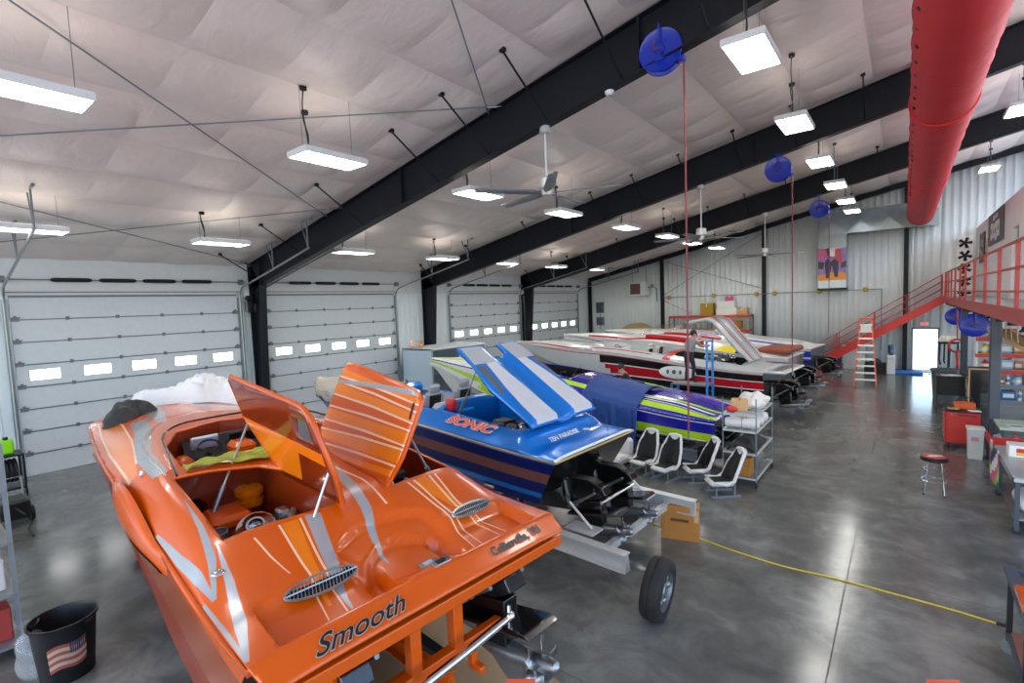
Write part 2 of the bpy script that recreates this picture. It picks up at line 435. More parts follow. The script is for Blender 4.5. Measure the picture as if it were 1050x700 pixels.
# ------------------------------------------------------------------ overhead doors
PAN = .6096
M_seam = mat('door seam', '#6f777b', .5, .4)
M_pane = mat('daylit door window', '#ffffff', .3, emit=6.)
M_spring = mat('black spring steel', '#17191a', .45, .5)
M_pale = mat('pale liner strip', '#cfd6d8', .45)
def make_door(n, y0, y1, opener):
    W = y1-y0
    t = thing('door_%d' % n, 'white overhead sectional door', None, (.0, y0, 0)); t['kind'] = 'structure'
    wp = mb = MB()
    for k in range(8):
        b = MB(); z0 = PAN*k
        if k == 4:      # windowed section: rails and stiles around five openings
            ww, wh = .62, .27
            cs = [W*(.1+.2*i) for i in range(5)]
            b.box((0, W/2, z0+(PAN-wh)/4+.004), (.05, W, (PAN-wh)/2-.008)); b.box((0, W/2, z0+PAN-(PAN-wh)/4-.004), (.05, W, (PAN-wh)/2-.008))
            ed = [0]+[v for c in cs for v in (c-ww/2, c+ww/2)]+[W]
            for i in range(0, 12, 2): b.box((0, (ed[i]+ed[i+1])/2, z0+PAN/2), (.05, ed[i+1]-ed[i], wh))
        else:
            b.box((0, W/2, z0+PAN/2), (.05, W, PAN-.012))
        b.box((.004, W/2, z0+PAN-.001), (.046, W, .012), 1)
        b.box((.033, W/2, z0+PAN-.012), (.02, W, .028), 1)
        p = b.build('panel', [M_door, M_seam], t)
        if k == 4:
            for c in cs:
                q = MB(); q.box((-.01, c, z0+PAN/2), (.012, ww, wh)); q.build('window_pane', M_pane, p)
        if k < 7:
            for i in range(6):
                q = MB(); yy = [.08, W*.2, W*.4, W*.6, W*.8, W-.08][i]
                w = .16 if i in (0, 5) else .08
                q.box((.045, yy, z0+PAN+.0), (.03, w, .1)); q.cyl((.06, yy-w/2, z0+PAN+.03), (.06, yy+w/2, z0+PAN+.03), .018, n=6)
                if i in (0, 5): q.cyl((.07, yy-.1, z0+PAN+.05), (.07, yy+.1, z0+PAN+.05), .012, n=6); q.box((.06, yy, z0+PAN+.07), (.05, .06, .06))
                q.build('hinge', M_grey, p)
    b = MB(); b.box((.03, W/2, 8*PAN+.01), (.05, W, .05), 0); b.box((.035, W/2, 8*PAN+.12), (.03, W+.2, .03), 0); b.build('header_seal', M_grey, t)
    # tracks
    for s, yy in ((-1, -.1), (1, W+.1)):
        b = MB()
        pts = [(.1, yy, .05), (.1, yy, 4.75)]
        for k in range(1, 7):
            a = PI/2*k/6*.87
            pts.append((.1+.42*(1-math.cos(a)), yy, 4.75+.42*math.sin(a)))
        xe = 4.8
        pts.append((xe, yy, 5.17+.21*(xe-.5)))
        b.tube(pts, .032, 6)
        b.box((.06, yy, 2.4), (.03, .11, 4.8))
        tr = b.build('track', M_track, t)
        for x in (2.6, 4.75):
            q = MB(); z = 5.17+.21*(x-.5); zt = roof(x)-.1
            q.box((x-.0, yy, (z+zt)/2), (.035, .035, zt-z)); q.cyl((x-.35, yy, zt), (x, yy, z+.05), .015, n=6)
            q.box((x-.15, yy, zt+.02), (.9, .05, .05))
            q.build('track_hanger', M_track if x > 9 else M_grey, tr)
    # shaft, springs, drums
    b = MB(); zs = 5.33; b.cyl((.18, -.25, zs), (.18, W+.25, zs), .016, n=8); sh = b.build('spring_shaft', M_grey, t)
    for i in range(4):
        c = W*(.225+.185*i); h = W*.068
        prof = []
        for k in range(41): prof += [(.055+.008*(k % 2), -h+2*h*k/40)]
        q = MB(); q.lathe([(.02, -h-.06), (.04, -h-.05), (.05, -h)]+prof+[(.05, h), (.04, h+.05), (.02, h+.06)], (.18, c, zs), (0, 1, 0), 12); q.build('spring', M_spring, t)
    for yy in (-.12, W+.12):
        q = MB(); q.lathe([(.03, -.06), (.09, -.06), (.09, .06), (.03, .06)], (.18, yy, zs), (0, 1, 0), 14, caps=True); q.box((.1, yy, zs), (.2, .02, .18)); q.build('cable_drum', M_grey, t)
    if opener:
        q = MB(); yy = W+.33
        q.rbox((.22, yy, 4.45), (.22, .2, .42), .03); q.cyl((.22, yy-.08, 4.75), (.22, yy+.12, 4.75), .1, n=14); q.rbox((.28, yy+.22, 4.42), (.2, .2, .3), .03)
        op = q.build('opener', M_black, t)
        q = MB(); q.tube([(.22, yy-.1, 4.7), (.22, yy-.1, 1.5), (.27, yy-.1, 1.42), (.3, yy-.1, 1.5), (.3, yy-.1, 4.7)], .008, 5); q.build('chain', M_steel, op)
        q = MB(); q.box((.12, yy-.02, 4.95), (.12, .16, .3)); q.build('control_box', M_white, op)
    return t
make_door(1, 2.32, 8.08, True)
make_door(2, 9.1, 15.03, False)
make_door(3, 18.71, 24.61, True)
make_door(4, 25.62, 31.52, False)
# exit door
t = thing('door_5', 'open exit doorway to the sunlit yard', None, (19.55, LEN, 0)); t['kind'] = 'structure'
mb = MB()
mb.box((-.53, 0, 1.06), (.08, .16, 2.2)); mb.box((.53, 0, 1.06), (.08, .16, 2.2)); mb.box((0, 0, 2.16), (1.14, .16, .08)); mb.box((0, 0, .01), (1.0, .2, .02))
mb.build('door_frame', M_grey, t)
mb = MB(); mb.box((1.02, .5, 1.05), (.05, .95, 2.05), rz=-.3); lf = mb.build('door_leaf', M_white, t)

# light coming in, sky outside
w = bpy.data.worlds.new('sky'); scn.world = w; w.use_nodes = True
nt = w.node_tree; bg = nt.nodes['Background']
sky = nt.nodes.new('ShaderNodeTexSky'); sky.sky_type = 'NISHITA'; sky.sun_elevation = R(48); sky.sun_rotation = R(200); sky.sun_disc = False
nt.links.new(sky.outputs['Color'], bg.inputs['Color']); bg.inputs['Strength'].default_value = .68
sl_ = bpy.data.lights.new('sun', 'SUN'); sl_.energy = 6.; sl_.angle = R(.6); sl_.color = (1, .93, .86)
so_ = bpy.data.objects.new('sun', sl_); COL.objects.link(so_); so_.rotation_euler = Vector((.25, -1., -1.25)).to_track_quat('-Z', 'Y').to_euler()
# ------------------------------------------------------------------ high-bay light fixtures
M_lamp = mat('lit fixture lens', '#fffdf6', .4, emit=35.)
M_up = mat('added ceiling glow', '#fff6ea', .4, emit=4.)  # glow added on top of each fixture to brighten the ceiling
M_louver = mat('fixture reflector', '#f2f2f0', .3)
def make_light():
    t = thing('ceiling_light', 'x', 'light')
    mb = MB()
    mb.box((0, 0, .05), (.6, 1.24, .05)); 
    for s in (-1, 1):
        mb.box((s*.3, 0, .015), (.02, 1.26, .1)); mb.box((0, s*.62, .015), (.6, .02, .1))
    mb.build('housing', M_white, t)
    mb = MB()
    for i in range(4): mb.box((-.21+.14*i, 0, .012), (.125, 1.21, .02))
    mb.build('lens', M_lamp, t)
    mb = MB()
    for s in (-1, 1): mb.box((s*.16, 0, .078), (.2, 1.1, .008))
    mb.build('added_glow_strip', M_up, t)
    mb = MB()
    for i in range(3): mb.box((-.14+.14*i, 0, -.0), (.012, 1.21, .03))
    mb.build('louver', M_louver, t)
    return t
LIGHTS = []
for i, (x, y, z) in enumerate([(4.45, 2.15, 6.08), (4.45, 5.9, 6.08), (4.45, 9.95, 6.08), (4.4, 14.05, 6.08), (4.4, 18.0, 6.08), (4.4, 22.2, 6.07), (4.4, 26.4, 6.07)]):
    LIGHTS.append((x, y, z, 'door row', i))
for i, (x, y, z) in enumerate([(10.36, 1.35, 6.93), (10.36, 5.42, 6.93), (10.34, 9.55, 6.92), (10.36, 13.5, 6.92), (10.36, 17.9, 6.92), (10.4, 22.0, 6.93), (10.31, 25.6, 6.91), (10.37, 29.5, 6.93)]):
    LIGHTS.append((x, y, z, 'middle row', i))
for i, (x, y, z) in enumerate([(16.77, 8.85, 7.93), (16.7, 13.2, 7.98), (16.7, 17.45, 7.98), (16.7, 21.6, 7.98), (16.7, 25.5, 7.96), (16.7, 28.8, 7.96)]):
    LIGHTS.append((x, y, z, 'duct row', i))
for i, (x, y, z) in enumerate([(21.46, 30.0, 9.2), (21.24, 20.65, 9.15), (21.3, 15.6, 9.15), (21.3, 11.0, 9.15)]):  # last two are out of view, added to brighten the office wall
    LIGHTS.append((x, y, z, 'office row', i))
NTH = ['nearest', 'second nearest', 'third nearest', 'fourth nearest', 'fifth nearest', 'sixth nearest', 'seventh nearest', 'eighth nearest']
WHERE = {'door row': 'in the row of ceiling lights along the overhead doors', 'middle row': 'in the row of ceiling lights above the boats', 'duct row': 'in the row of ceiling lights beside the red duct', 'office row': 'of the ceiling lights between the red duct and the office wall'}
proto = make_light()
for k, (x, y, z, row, i) in enumerate(LIGHTS):
    lb = 'lit fixture, %s %s' % (NTH[i] if row != 'office row' else ('farther one', 'nearer one', 'added unseen one', 'last added unseen one')[i], WHERE[row])
    if k == 0:
        o = proto; o.location = (x, y, z); o['label'] = lb; o['group'] = 'high bay ceiling lights'
    else:
        o = dup(proto, (x, y, z), 0, lb, 'high bay ceiling lights')
    zt = ceilz(x, y)-z
    mb = MB()
    pts = [(.02*math.sin(6*q), -.42+.03*math.sin(5*q+k), .07+(zt-.07)*q) for q in [j/8 for j in range(9)]]
    mb.tube(pts, .012, 6); mb.cyl((0, -.42, zt-.06), (0, -.42, zt), .06, n=10)
    mb.build('power_cord', M_black, o)
    for s in (-.5, .5):
        mb = MB(); mb.cyl((0, s, .07), (0, s, ceilz(x, y+s)-z), .005, n=5); mb.build('hanger_wire', M_steel, o)

# ------------------------------------------------------------------ fans hung from the beams
M_blade = mat('grey fan blade', '#7b7f82', .4, .3)
def make_fan(name, lb, x, y, zt, zh, ph):
    t = thing(name, lb, 'fan', (x, y, zh), 0, 'ceiling fans')
    mb = MB(); mb.cyl((0, 0, .2), (0, 0, zt-zh), .022, n=10); mb.build('downrod', M_white, t)
    mb = MB(); mb.lathe([(.02, .16), (.1, .15), (.12, .02), (.02, .0)], (0, 0, zt-zh-.14), n=16); mb.build('canopy', M_alu, t)
    mb = MB(); mb.lathe([(.03, .3), (.13, .29), (.16, .26), (.16, .08), (.13, .05), (.1, .04), (.1, -.06), (.02, -.08)], (0, 0, 0), n=20); mb.build('motor', M_alu, t)
    for k in range(5):
        a = ph+2*PI*k/5
        mb = MB()
        c, s = math.cos(a), math.sin(a)
        vs = []
        for r, w in ((.14, .05), (.4, .1), (.8, .1), (1.5, .085)):
            for e, dz in ((-1, -.02), (1, .02)):
                vs.append((c*r-s*w*e, s*r+c*w*e, -.01+dz))
        mb.add(vs, [(0, 2, 3, 1), (2, 4, 5, 3), (4, 6, 7, 5)])
        mb.build('blade', M_blade, t, solid=.014)
    return t
make_fan('ceiling_fan', 'large ceiling fan on a long pole under the nearest dark beam', 12.97, 8.65, roof(12.97)-.98, 6.4, .35)
make_fan('ceiling_fan', 'ceiling fan hanging from the middle dark beam', 13.45, 16.9, roof(13.45)-.98, 6.12, .9)
make_fan('ceiling_fan', 'ceiling fan hanging from the beam nearest the far wall', 13.72, 25.0, roof(13.72)-.98, 6.0, .2)

# ------------------------------------------------------------------ red fabric duct
M_duct = mat('red duct fabric', '#d31f2c', .62, noise=(2., .06), bump=(9., .25, .03))
t = thing('air_duct', 'long red fabric air duct running under the roof to the far wall', 'duct', (19.25, 0, 7.85))
RD = .52
mb = MB(); prof = []
y = -7.9; k = 0
while y < LEN-.95:
    prof.append((RD-(.018 if k % 2 else 0)+.006*math.sin(k*1.7), y)); y += .28; k += 1
mb.lathe(prof, (0, 0, 0), (0, 1, 0), 36)
mb.lathe([(RD, LEN-.97), (RD, LEN-.96), (.0, LEN-.96)], (0, 0, 0), (0, 1, 0), 36)
du = mb.build('sleeve', M_duct, t, smooth=70)
for y in (13.2, 21.4):
    mb = MB(); mb.torus((0, y, 0), (0, 1, 0), RD+.005, .02, 36, 6); mb.build('hoop', M_duct, t)
mb = MB()
y = -1.
while y < 24:
    a = R(208); mb.cyl((math.cos(a)*(RD-.03), y, math.sin(a)*(RD-.03)), (math.cos(a)*(RD+.006), y, math.sin(a)*(RD+.006)), .034, n=10); y += .62
mb.build('air_holes', M_black, t)
mb = MB()
for y in [-6+2.4*k for k in range(16)]: mb.cyl((0, y, RD-.02), (0, y, roof(19.25)-7.9), .006, n=5)
mb.build('hanger_cable', M_steel, t)

# ------------------------------------------------------------------ hose reels
M_hosereel = mat('blue reel paint', '#032aa6', .3, 0, .3)
M_hose = mat('maroon air hose', '#7c2f38', .55)
def make_reel(lb, loc, rz, ztop, hose_pts=None, r=.36, group='blue hose reels'):
    t = thing('hose_reel', lb, 'hose reel', loc, rz, group)
    mb = MB()
    for s in (-1, 1):
        mb.lathe([(.0, s*.125), (r*.2, s*.125), (r*.24, s*.1), (r*.9, s*.09), (r*.98, s*.105), (r, s*.09), (r*.9, s*.06), (.0, s*.06)], (0, 0, 0), (0, 1, 0), 32)
    mb.build('disc', M_hosereel, t)
    mb = MB(); mb.cyl((0, -.07, 0), (0, .07, 0), r*.72, n=24); mb.build('hose_coil', M_hose, t)
    mb = MB(); mb.cyl((0, -.2, 0), (0, .14, 0), .03, n=10)
    mb.box((.0, -.17, .2), (.03, .015, .4)); mb.box((0, -.02, ztop-.02), (.14, .34, .03)); mb.box((0, -.17, (ztop)/2), (.04, .02, ztop))
    mb.build('bracket', M_hosereel, t)
    mb = MB(); mb.rbox((r*.92, -.0, -.2), (.12, .14, .1), .02); mb.build('hose_guide', M_hosereel, t)
    mb = MB(); mb.tube([(.0, -.2, 0), (-.06, -.23, -.04), (-.1, -.22, .03), (-.06, -.2, .12)], .012, 6); mb.build('inlet_hose', M_hose, t)
    return t
def hang_hose(t, pts):
    mb = MB(); mb.tube(pts, .016, 7); h = mb.build('hanging_hose', M_hose, t)
    e = pts[-1]; q = MB(); q.cyl(e, (e[0], e[1], e[2]-.12), .02, .014, n=8); q.build('coupling', M_steel, h)
zt = roof(15.39)-.98-8.36
tr = make_reel('blue hose reel hanging from the nearest dark beam', (15.39, 8.65, 8.33), R(8), zt+.03)
hang_hose(tr, [(.36, 0, -.22), (.37, 0, -1), (.37, 0, -3), (.37, 0, -5), (.36, 0, -6.55)])
tr = make_reel('blue hose reel under the middle dark beam', (15.7, 16.9, 7.85), R(5), roof(15.7)-.98-7.82)
hang_hose(tr, [(.36, 0, -.22), (.37, 0, -2), (.37, 0, -6.0)])
tr = make_reel('blue hose reel under the beam nearest the far wall', (15.8, 25.0, 7.7), R(5), roof(15.8)-.98-7.67)
hang_hose(tr, [(.36, 0, -.22), (.37, 0, -2), (.37, 0, -5.2)])
make_reel('blue hose reel under the mezzanine edge, the one farther back', (20.33, 27.0, 3.02), R(5), .555, r=.34)
tr = make_reel('blue hose reel under the mezzanine edge, the bigger nearer one', (20.42, 21.2, 2.98), R(5), .595, r=.36)

# small ceiling things
t = thing('smoke_detector', 'small round white detector under the nearest dark beam', 'detector', (14.42, 8.62, roof(14.42)-.98))
mb = MB(); mb.lathe([(.0, -.1), (.05, -.095), (.08, -.06), (.085, -.02), (.05, 0), (.0, 0)], n=20); mb.build('cover', M_white, t)
mb = MB(); mb.cyl((0, 0, -.11), (0, 0, -.09), .02, n=10); mb.build('sensor', M_grey, t)
CB = [((10.9, .5), (5.35, 8.5), 'thin steel brace rod running from the upper left of the ceiling to the nearest beam'),
      ((6.1, .5), (12.0, 8.5), 'thin steel brace rod crossing the ceiling almost level above the orange boat'),
      ((4.75, .5), (.45, 8.5), 'thin steel brace rod on the ceiling above the first overhead door, sloping down'),
      ((.3, .5), (6.1, 8.5), 'thin steel brace rod on the ceiling above the first overhead door, sloping up'),
      ((16.6, .5), (11.65, 8.5), 'thin steel brace rod at the top of the ceiling, ending above the fan')]
for (a, b, lb) in CB:
    t = thing('brace_rod', lb, 'rod', (0, 0, 0), 0, 'roof brace rods')
    mb = MB(); pa = (a[0], a[1], roof(a[0])-.16); pb = (b[0], b[1], roof(b[0])-.16)
    mb.cyl(pa, pb, .013, n=6); mb.build('rod', M_grey, t)
    mb = MB(); d = (Vector(pb)-Vector(pa)).normalized()
    mb.cyl(Vector(pb)-d*.35, Vector(pb)-d*.1, .028, n=8); mb.build('turnbuckle', M_steel, t)
# ------------------------------------------------------------------ boat building kit (local x = towards the bow, v = starboard = -y)
import bmesh
class Flat:
    """a flat sheet in (u, v) that is cut and painted exactly, then lifted into shape"""
    def __init__(s, us, vs):
        s.bm = bmesh.new()
        g = [[s.bm.verts.new((u, v, 0)) for v in vs] for u in us]
        for i in range(len(us)-1):
            for j in range(len(vs)-1): s.bm.faces.new((g[i][j], g[i+1][j], g[i+1][j+1], g[i][j+1]))
    def _cut(s, poly):
        a = sum(p[0]*q[1]-q[0]*p[1] for p, q in zip(poly, poly[1:]+poly[:1]))
        if a < 0: poly = poly[::-1]
        x0 = min(p[0] for p in poly)-1e-4; x1 = max(p[0] for p in poly)+1e-4
        y0 = min(p[1] for p in poly)-1e-4; y1 = max(p[1] for p in poly)+1e-4
        for p, q in zip(poly, poly[1:]+poly[:1]):
            fs = []
            for f in s.bm.faces:
                xs = [v.co.x for v in f.verts]; ys = [v.co.y for v in f.verts]
                if max(xs) > x0 and min(xs) < x1 and max(ys) > y0 and min(ys) < y1: fs.append(f)
            if not fs: return []
            d = Vector((q[0]-p[0], q[1]-p[1], 0))
            if d.length < 1e-6: continue
            n = Vector((d.y, -d.x, 0)).normalized()
            geom = list({e for f in fs for e in f.edges})+fs+list({v for f in fs for v in f.verts})
            bmesh.ops.bisect_plane(s.bm, geom=geom, dist=1e-6, plane_co=(p[0], p[1], 0), plane_no=n)
        ins = []
        for f in s.bm.faces:
            c = f.calc_center_median()
            if not (x0 <= c.x <= x1 and y0 <= c.y <= y1): continue
            if all((q[0]-p[0])*(c.y-p[1])-(q[1]-p[1])*(c.x-p[0]) >= -1e-7 for p, q in zip(poly, poly[1:]+poly[:1])): ins.append(f)
        return ins
    def hole(s, poly): bmesh.ops.delete(s.bm, geom=s._cut(list(poly)), context='FACES'); return s
    def paint(s, poly, m):
        for f in s._cut(list(poly)): f.material_index = m
        return s
    def band(s, pts, m, mirror=None):
        """a painted ribbon: pts = [(u, v, half width), ...]"""
        L = []
        for i, (u, v, w) in enumerate(pts):
            a = pts[max(i-1, 0)]; b = pts[min(i+1, len(pts)-1)]
            d = Vector((b[0]-a[0], b[1]-a[1])); d = d.normalized() if d.length > 1e-9 else Vector((1, 0))
            n = Vector((-d.y, d.x)); w = max(w, .001)
            L.append(((u+n.x*w, v+n.y*w), (u-n.x*w, v-n.y*w)))
        for (a, b), (c, d) in zip(L, L[1:]): s.paint([a, b, d, c], m)
        if mirror is not None: s.band([(u, 2*mirror-v, w) for u, v, w in pts], m)
        return s
    def clip(s, poly):
        a = sum(p[0]*q[1]-q[0]*p[1] for p, q in zip(poly, poly[1:]+poly[:1]))
        if a < 0: poly = poly[::-1]
        for p, q in zip(poly, poly[1:]+poly[:1]):
            d = Vector((q[0]-p[0], q[1]-p[1], 0))
            if d.length < 1e-6: continue
            bmesh.ops.bisect_plane(s.bm, geom=s.bm.verts[:]+s.bm.edges[:]+s.bm.faces[:], dist=1e-6, plane_co=(p[0], p[1], 0), plane_no=Vector((d.y, -d.x, 0)).normalized(), clear_outer=True)
        return s
    def build(s, name, fn, mats, parent, solid=0., smooth=50, offset=-1):
        for v in s.bm.verts: v.co = fn(v.co.x, v.co.y)
        bmesh.ops.triangulate(s.bm, faces=[f for f in s.bm.faces if len(f.verts) > 4])
        bmesh.ops.recalc_face_normals(s.bm, faces=s.bm.faces[:])
        up_ = sum(f.normal.z*f.calc_area() for f in s.bm.faces)
        if up_ < 0: bmesh.ops.reverse_faces(s.bm, faces=s.bm.faces[:])
        me = bpy.data.meshes.new(name); s.bm.to_mesh(me); s.bm.free()
        for m in mats: me.materials.append(m)
        me.polygons.foreach_set('use_smooth', [True]*len(me.polygons))
        me.set_sharp_from_angle(angle=R(smooth))
        o = bpy.data.objects.new(name, me); COL.objects.link(o); o.parent = parent
        if solid:
            q = o.modifiers.new('thickness', 'SOLIDIFY'); q.thickness = solid; q.offset = offset
        return o
def span(a, b, st):
    n = max(1, int(round((b-a)/st))); return [a+(b-a)*i/n for i in range(n+1)]
def L3(u, v, z): return (u, -v, z)
def outline(hb, L, n=40):
    us = [L*(1-(1-i/n)**1.8) for i in range(n+1)]
    return [(u, hb(u)) for u in us]+[(u, -hb(u)) for u in us[::-1] if hb(u) > 1e-3]

def hull_sides(t, hb, rz, cz, chb, kz, L, mats, bands, name='hull', n=44, transom=0, rake=0., bottom=0, over=None):
    """rail -> chine -> keel loft; bands = [(fraction from rail, material index)], aft end closed with material transom"""
    mb = MB(); us = [L*(1-(1-i/n)**1.5) for i in range(n+1)]
    fr = sorted({0., 1.}|{b[0] for b in bands})
    for sg in (-1, 1):
        for a, b in zip(fr, fr[1:]):
            mi = [m for f, m in bands if f <= a+1e-9][-1]
            def P(u, f): 
                h = lerp(hb(u), chb(u), f)
                return L3(u+rake*f*max(0, 1-u/2.4), sg*h, lerp(rz(u), cz(u), f))
            mb.grid(lambda p, q: P(us[int(round(p*n))], lerp(a, b, q)), n, 2, mi, (lambda p, q: over(us[min(n, int(p*n))], lerp(a, b, q), mi)) if over else None)
        mb.grid(lambda p, q: L3(us[int(round(p*n))]+rake*max(0, 1-us[int(round(p*n))]/2.4), sg*chb(us[int(round(p*n))])*(1-q), lerp(cz(us[int(round(p*n))]), kz(us[int(round(p*n))]), q)), n, 3, bottom, (lambda p, q: over(us[min(n, int(p*n))], 1+q, bottom)) if over else None)
    # transom
    vs = [L3(0, -hb(0), rz(0)), L3(0, hb(0), rz(0)), L3(rake, chb(0), cz(0)), L3(rake, 0, kz(0)), L3(rake, -chb(0), cz(0))]
    mb.add(vs, [(0, 1, 2, 3, 4)], transom)
    return mb.build(name, mats, t, smooth=50)
def rub_rail(t, hb, rz, L, m, r=.022, dz=-.01, n=40, stern=True):
    us = [L*(1-(1-i/n)**1.6) for i in range(n+1)]
    pts = [L3(u, -hb(u)-.008, rz(u)+dz) for u in us]+[L3(u, hb(u)+.008, rz(u)+dz) for u in us[::-1]]
    mb = MB(); mb.tube(pts, r, 6, closed=stern); return mb.build('rub_rail', m, t, smooth=60)
def well(t, poly, fn, depth, name, mats, floor_z=None):
    """inner walls and floor below an opening"""
    mb = MB(); P = []
    for p, q in zip(poly, poly[1:]+poly[:1]):
        k = max(1, int((Vector(q)-Vector(p)).length/.12))
        P += [(lerp(p[0], q[0], i/k), lerp(p[1], q[1], i/k)) for i in range(k)]
    top = [Vector(fn(*p)) for p in P]; bot = [Vector((a.x, a.y, (floor_z if floor_z is not None else a.z-depth))) for a in top]
    n = len(P); mb.add(top+bot, [(i, (i+1) % n, n+(i+1) % n, n+i) for i in range(n)], 0)
    c = sum(bot, Vector())/n
    mb.add(bot+[c], [(i, (i+1) % n, n) for i in range(n)], 1)
    return mb.build(name, mats, t, smooth=30)

M_block = mat('black engine block', '#17181a', .4, .3)
M_engs = mat('engine aluminium', '#a9acae', .3, .9)
def engine(t, u, v, z, cover, s=1., rz=0.):
    """a marine engine: block, intake, valve covers, turbo, hoses"""
    x, y = u, -v
    mb = MB(); mb.rbox((x, y, z), (.8*s, .5*s, .4*s), .04); mb.rbox((x-.1, y, z+.22*s), (.5*s, .3*s, .12*s), .03)
    for k in range(4): mb.cyl((x-.3*s+.2*k*s, y-.32*s, z+.02), (x-.3*s+.2*k*s, y+.32*s, z+.02), .05*s, n=8)
    e = mb.build('engine', M_block, t)
    for sg in (-1, 1):
        mb = MB(); mb.rbox((x, y+sg*.24*s, z+.26*s), (.66*s, .14*s, .1*s), .03, rx=-sg*.5); mb.build('valve_cover', cover, e)
        mb = MB(); mb.tube([(x+.35*s, y+sg*.34*s, z+.1), (x, y+sg*.38*s, z+.12), (x-.4*s, y+sg*.36*s, z+.05), (x-.5*s, y+sg*.3*s, z-.1)], .05*s, 10); mb.build('exhaust_pipe', M_engs, e)
    mb = MB(); mb.rbox((x+.02*s, y, z+.4*s), (.42*s, .36*s, .14*s), .05); mb.rbox((x+.02*s, y, z+.32*s), (.3*s, .26*s, .1*s), .02); mb.build('intake_cover', cover, e)
    mb = MB(); mb.lathe([(.03, -.09), (.11, -.08), (.14, -.03), (.14, .03), (.1, .08), (.06, .1), (.06, .03)], (x-.36*s, y-.16*s, z+.3*s), (-.5, -.2, .8), 18); mb.build('turbo', M_chrome, e)
    mb = MB(); mb.lathe([(.02, -.1), (.09, -.1), (.09, .1), (.075, .1), (.075, .03), (.0, .03)], (x-.3*s, y+.16*s, z+.33*s), (-.1, .1, 1), 16); mb.build('oil_tank', M_engs, e)
    mb = MB()
    for k in range(5):
        a = k*1.3; mb.tube([(x-.4*s+.15*k, y+.2*math.sin(a), z+.2), (x-.35*s+.15*k, y+.28*math.sin(a+.6), z+.36*s), (x-.2*s+.12*k, y+.3*math.sin(a+1.), z+.22)], .022, 7)
    mb.build('hose', M_black, e)
    return e

M_prop = mat('worn steel propeller', '#9a9c9d', .3, .9)
M_drive = mat('glossy black drive', '#0b0b0c', .2, 0, .6)
def outdrive(t, u, v, z, tilt=0., skeg=M_steel, steer=0., sc=1.):
    """stern drive: transom mount, leg, cavitation plate, gearcase with skeg, propeller"""
    B = Matrix.Translation((u, -v, z)) @ Matrix.Rotation(PI+steer, 4, 'Z') @ Matrix.Rotation(-tilt, 4, 'Y') @ Matrix.Scale(sc, 4)
    mb = MB(); mb.M = B                         # local x = aft, z = up
    mb.rbox((.02, 0, 0), (.12, .34, .42), .04)
    mb.prism([(.05, -.16), (.5, -.12), (.66, -.06), (.62, .04), (.42, .15), (.08, .2)], -.09, .09, 'xz')
    mb.prism([(.14, -.14), (.56, -.14), (.5, -.5), (.2, -.5)], -.07, .07, 'xz')
    mb.prism([(.0, -.3), (.82, -.27), (.86, -.31), (.0, -.34)], -.16, .16, 'xz')
    d = mb.build('outdrive', M_drive, t, smooth=35, bevel=.012)
    mb = MB(); mb.M = B
    mb.lathe([(.01, -.28), (.05, -.2), (.075, -.06), (.08, .2), (.06, .34)], (.36, 0, -.55), (1, 0, 0), 14, caps=True)
    mb.prism([(.22, -.6), (.6, -.58), (.58, -.74), (.48, -.84), (.36, -.74)], -.012, .012, 'xz')
    mb.build('gearcase', skeg, d)
    mb = MB(); mb.M = B
    mb.lathe([(.06, 0), (.065, .1), (.04, .22), (.01, .24)], (.7, 0, -.55), (1, 0, 0), 14, caps=True)
    for k in range(5):
        a = 2*PI*k/5; c, s = math.cos(a), math.sin(a)
        vs = []
        for r, w, dx in ((.05, .035, .03), (.1, .06, .05), (.15, .06, .03), (.175, .025, .0)):
            for e in (-1, 1): vs.append((.78+dx*e+.02*r, (c*r-s*w*e*.9), -.55+(s*r+c*w*e*.9)))
        mb.add(vs, [(0, 2, 3, 1), (2, 4, 5, 3), (4, 6, 7, 5)])
    mb.build('propeller', M_prop, d, solid=.006)
    mb = MB(); mb.M = B
    for sy in (-.17, .17):
        mb = MB(); mb.M = B; mb.cyl((.06, sy, -.2), (.32, sy, -.1), .028, n=8); mb.cyl((.3, sy, -.108), (.55, sy, .0), .018, n=8)
        mb.build('trim_ram', M_steel, d)
    return d
M_tyre = mat('tyre rubber', '#19191a', .75, bump=(30, .3, .01))
def wheel(t, c, ax, r=.36, w=.22, name='wheel'):
    mb = MB()
    mb.lathe([(r*.62, -w*.45), (r*.78, -w*.52), (r*.94, -w*.46), (r, -w*.3), (r, -w*.1), (r*.975, -w*.08), (r*.975, -w*.04), (r, -w*.02), (r, w*.3), (r*.94, w*.46), (r*.78, w*.52), (r*.62, w*.45)], c, ax, 32)
    o = mb.build(name, M_tyre, t, smooth=50)
    mb = MB(); mb.lathe([(r*.62, -w*.45), (r*.6, -w*.1), (r*.3, -w*.05), (.0, -w*.1)], c, ax, 28); mb.lathe([(r*.62, w*.45), (r*.58, w*.05), (r*.3, w*.2), (r*.2, w*.4), (.0, w*.4)], c, ax, 28)
    for k in range(5):
        a = 2*PI*k/5
        p = mb.ring(c, ax, r*.42, 5)[k]; mb.sphere(p+Vector(ax).normalized()*w*.2, .05*r/.36, 8, 6)
    mb.build('rim', M_steel, o)
    return o
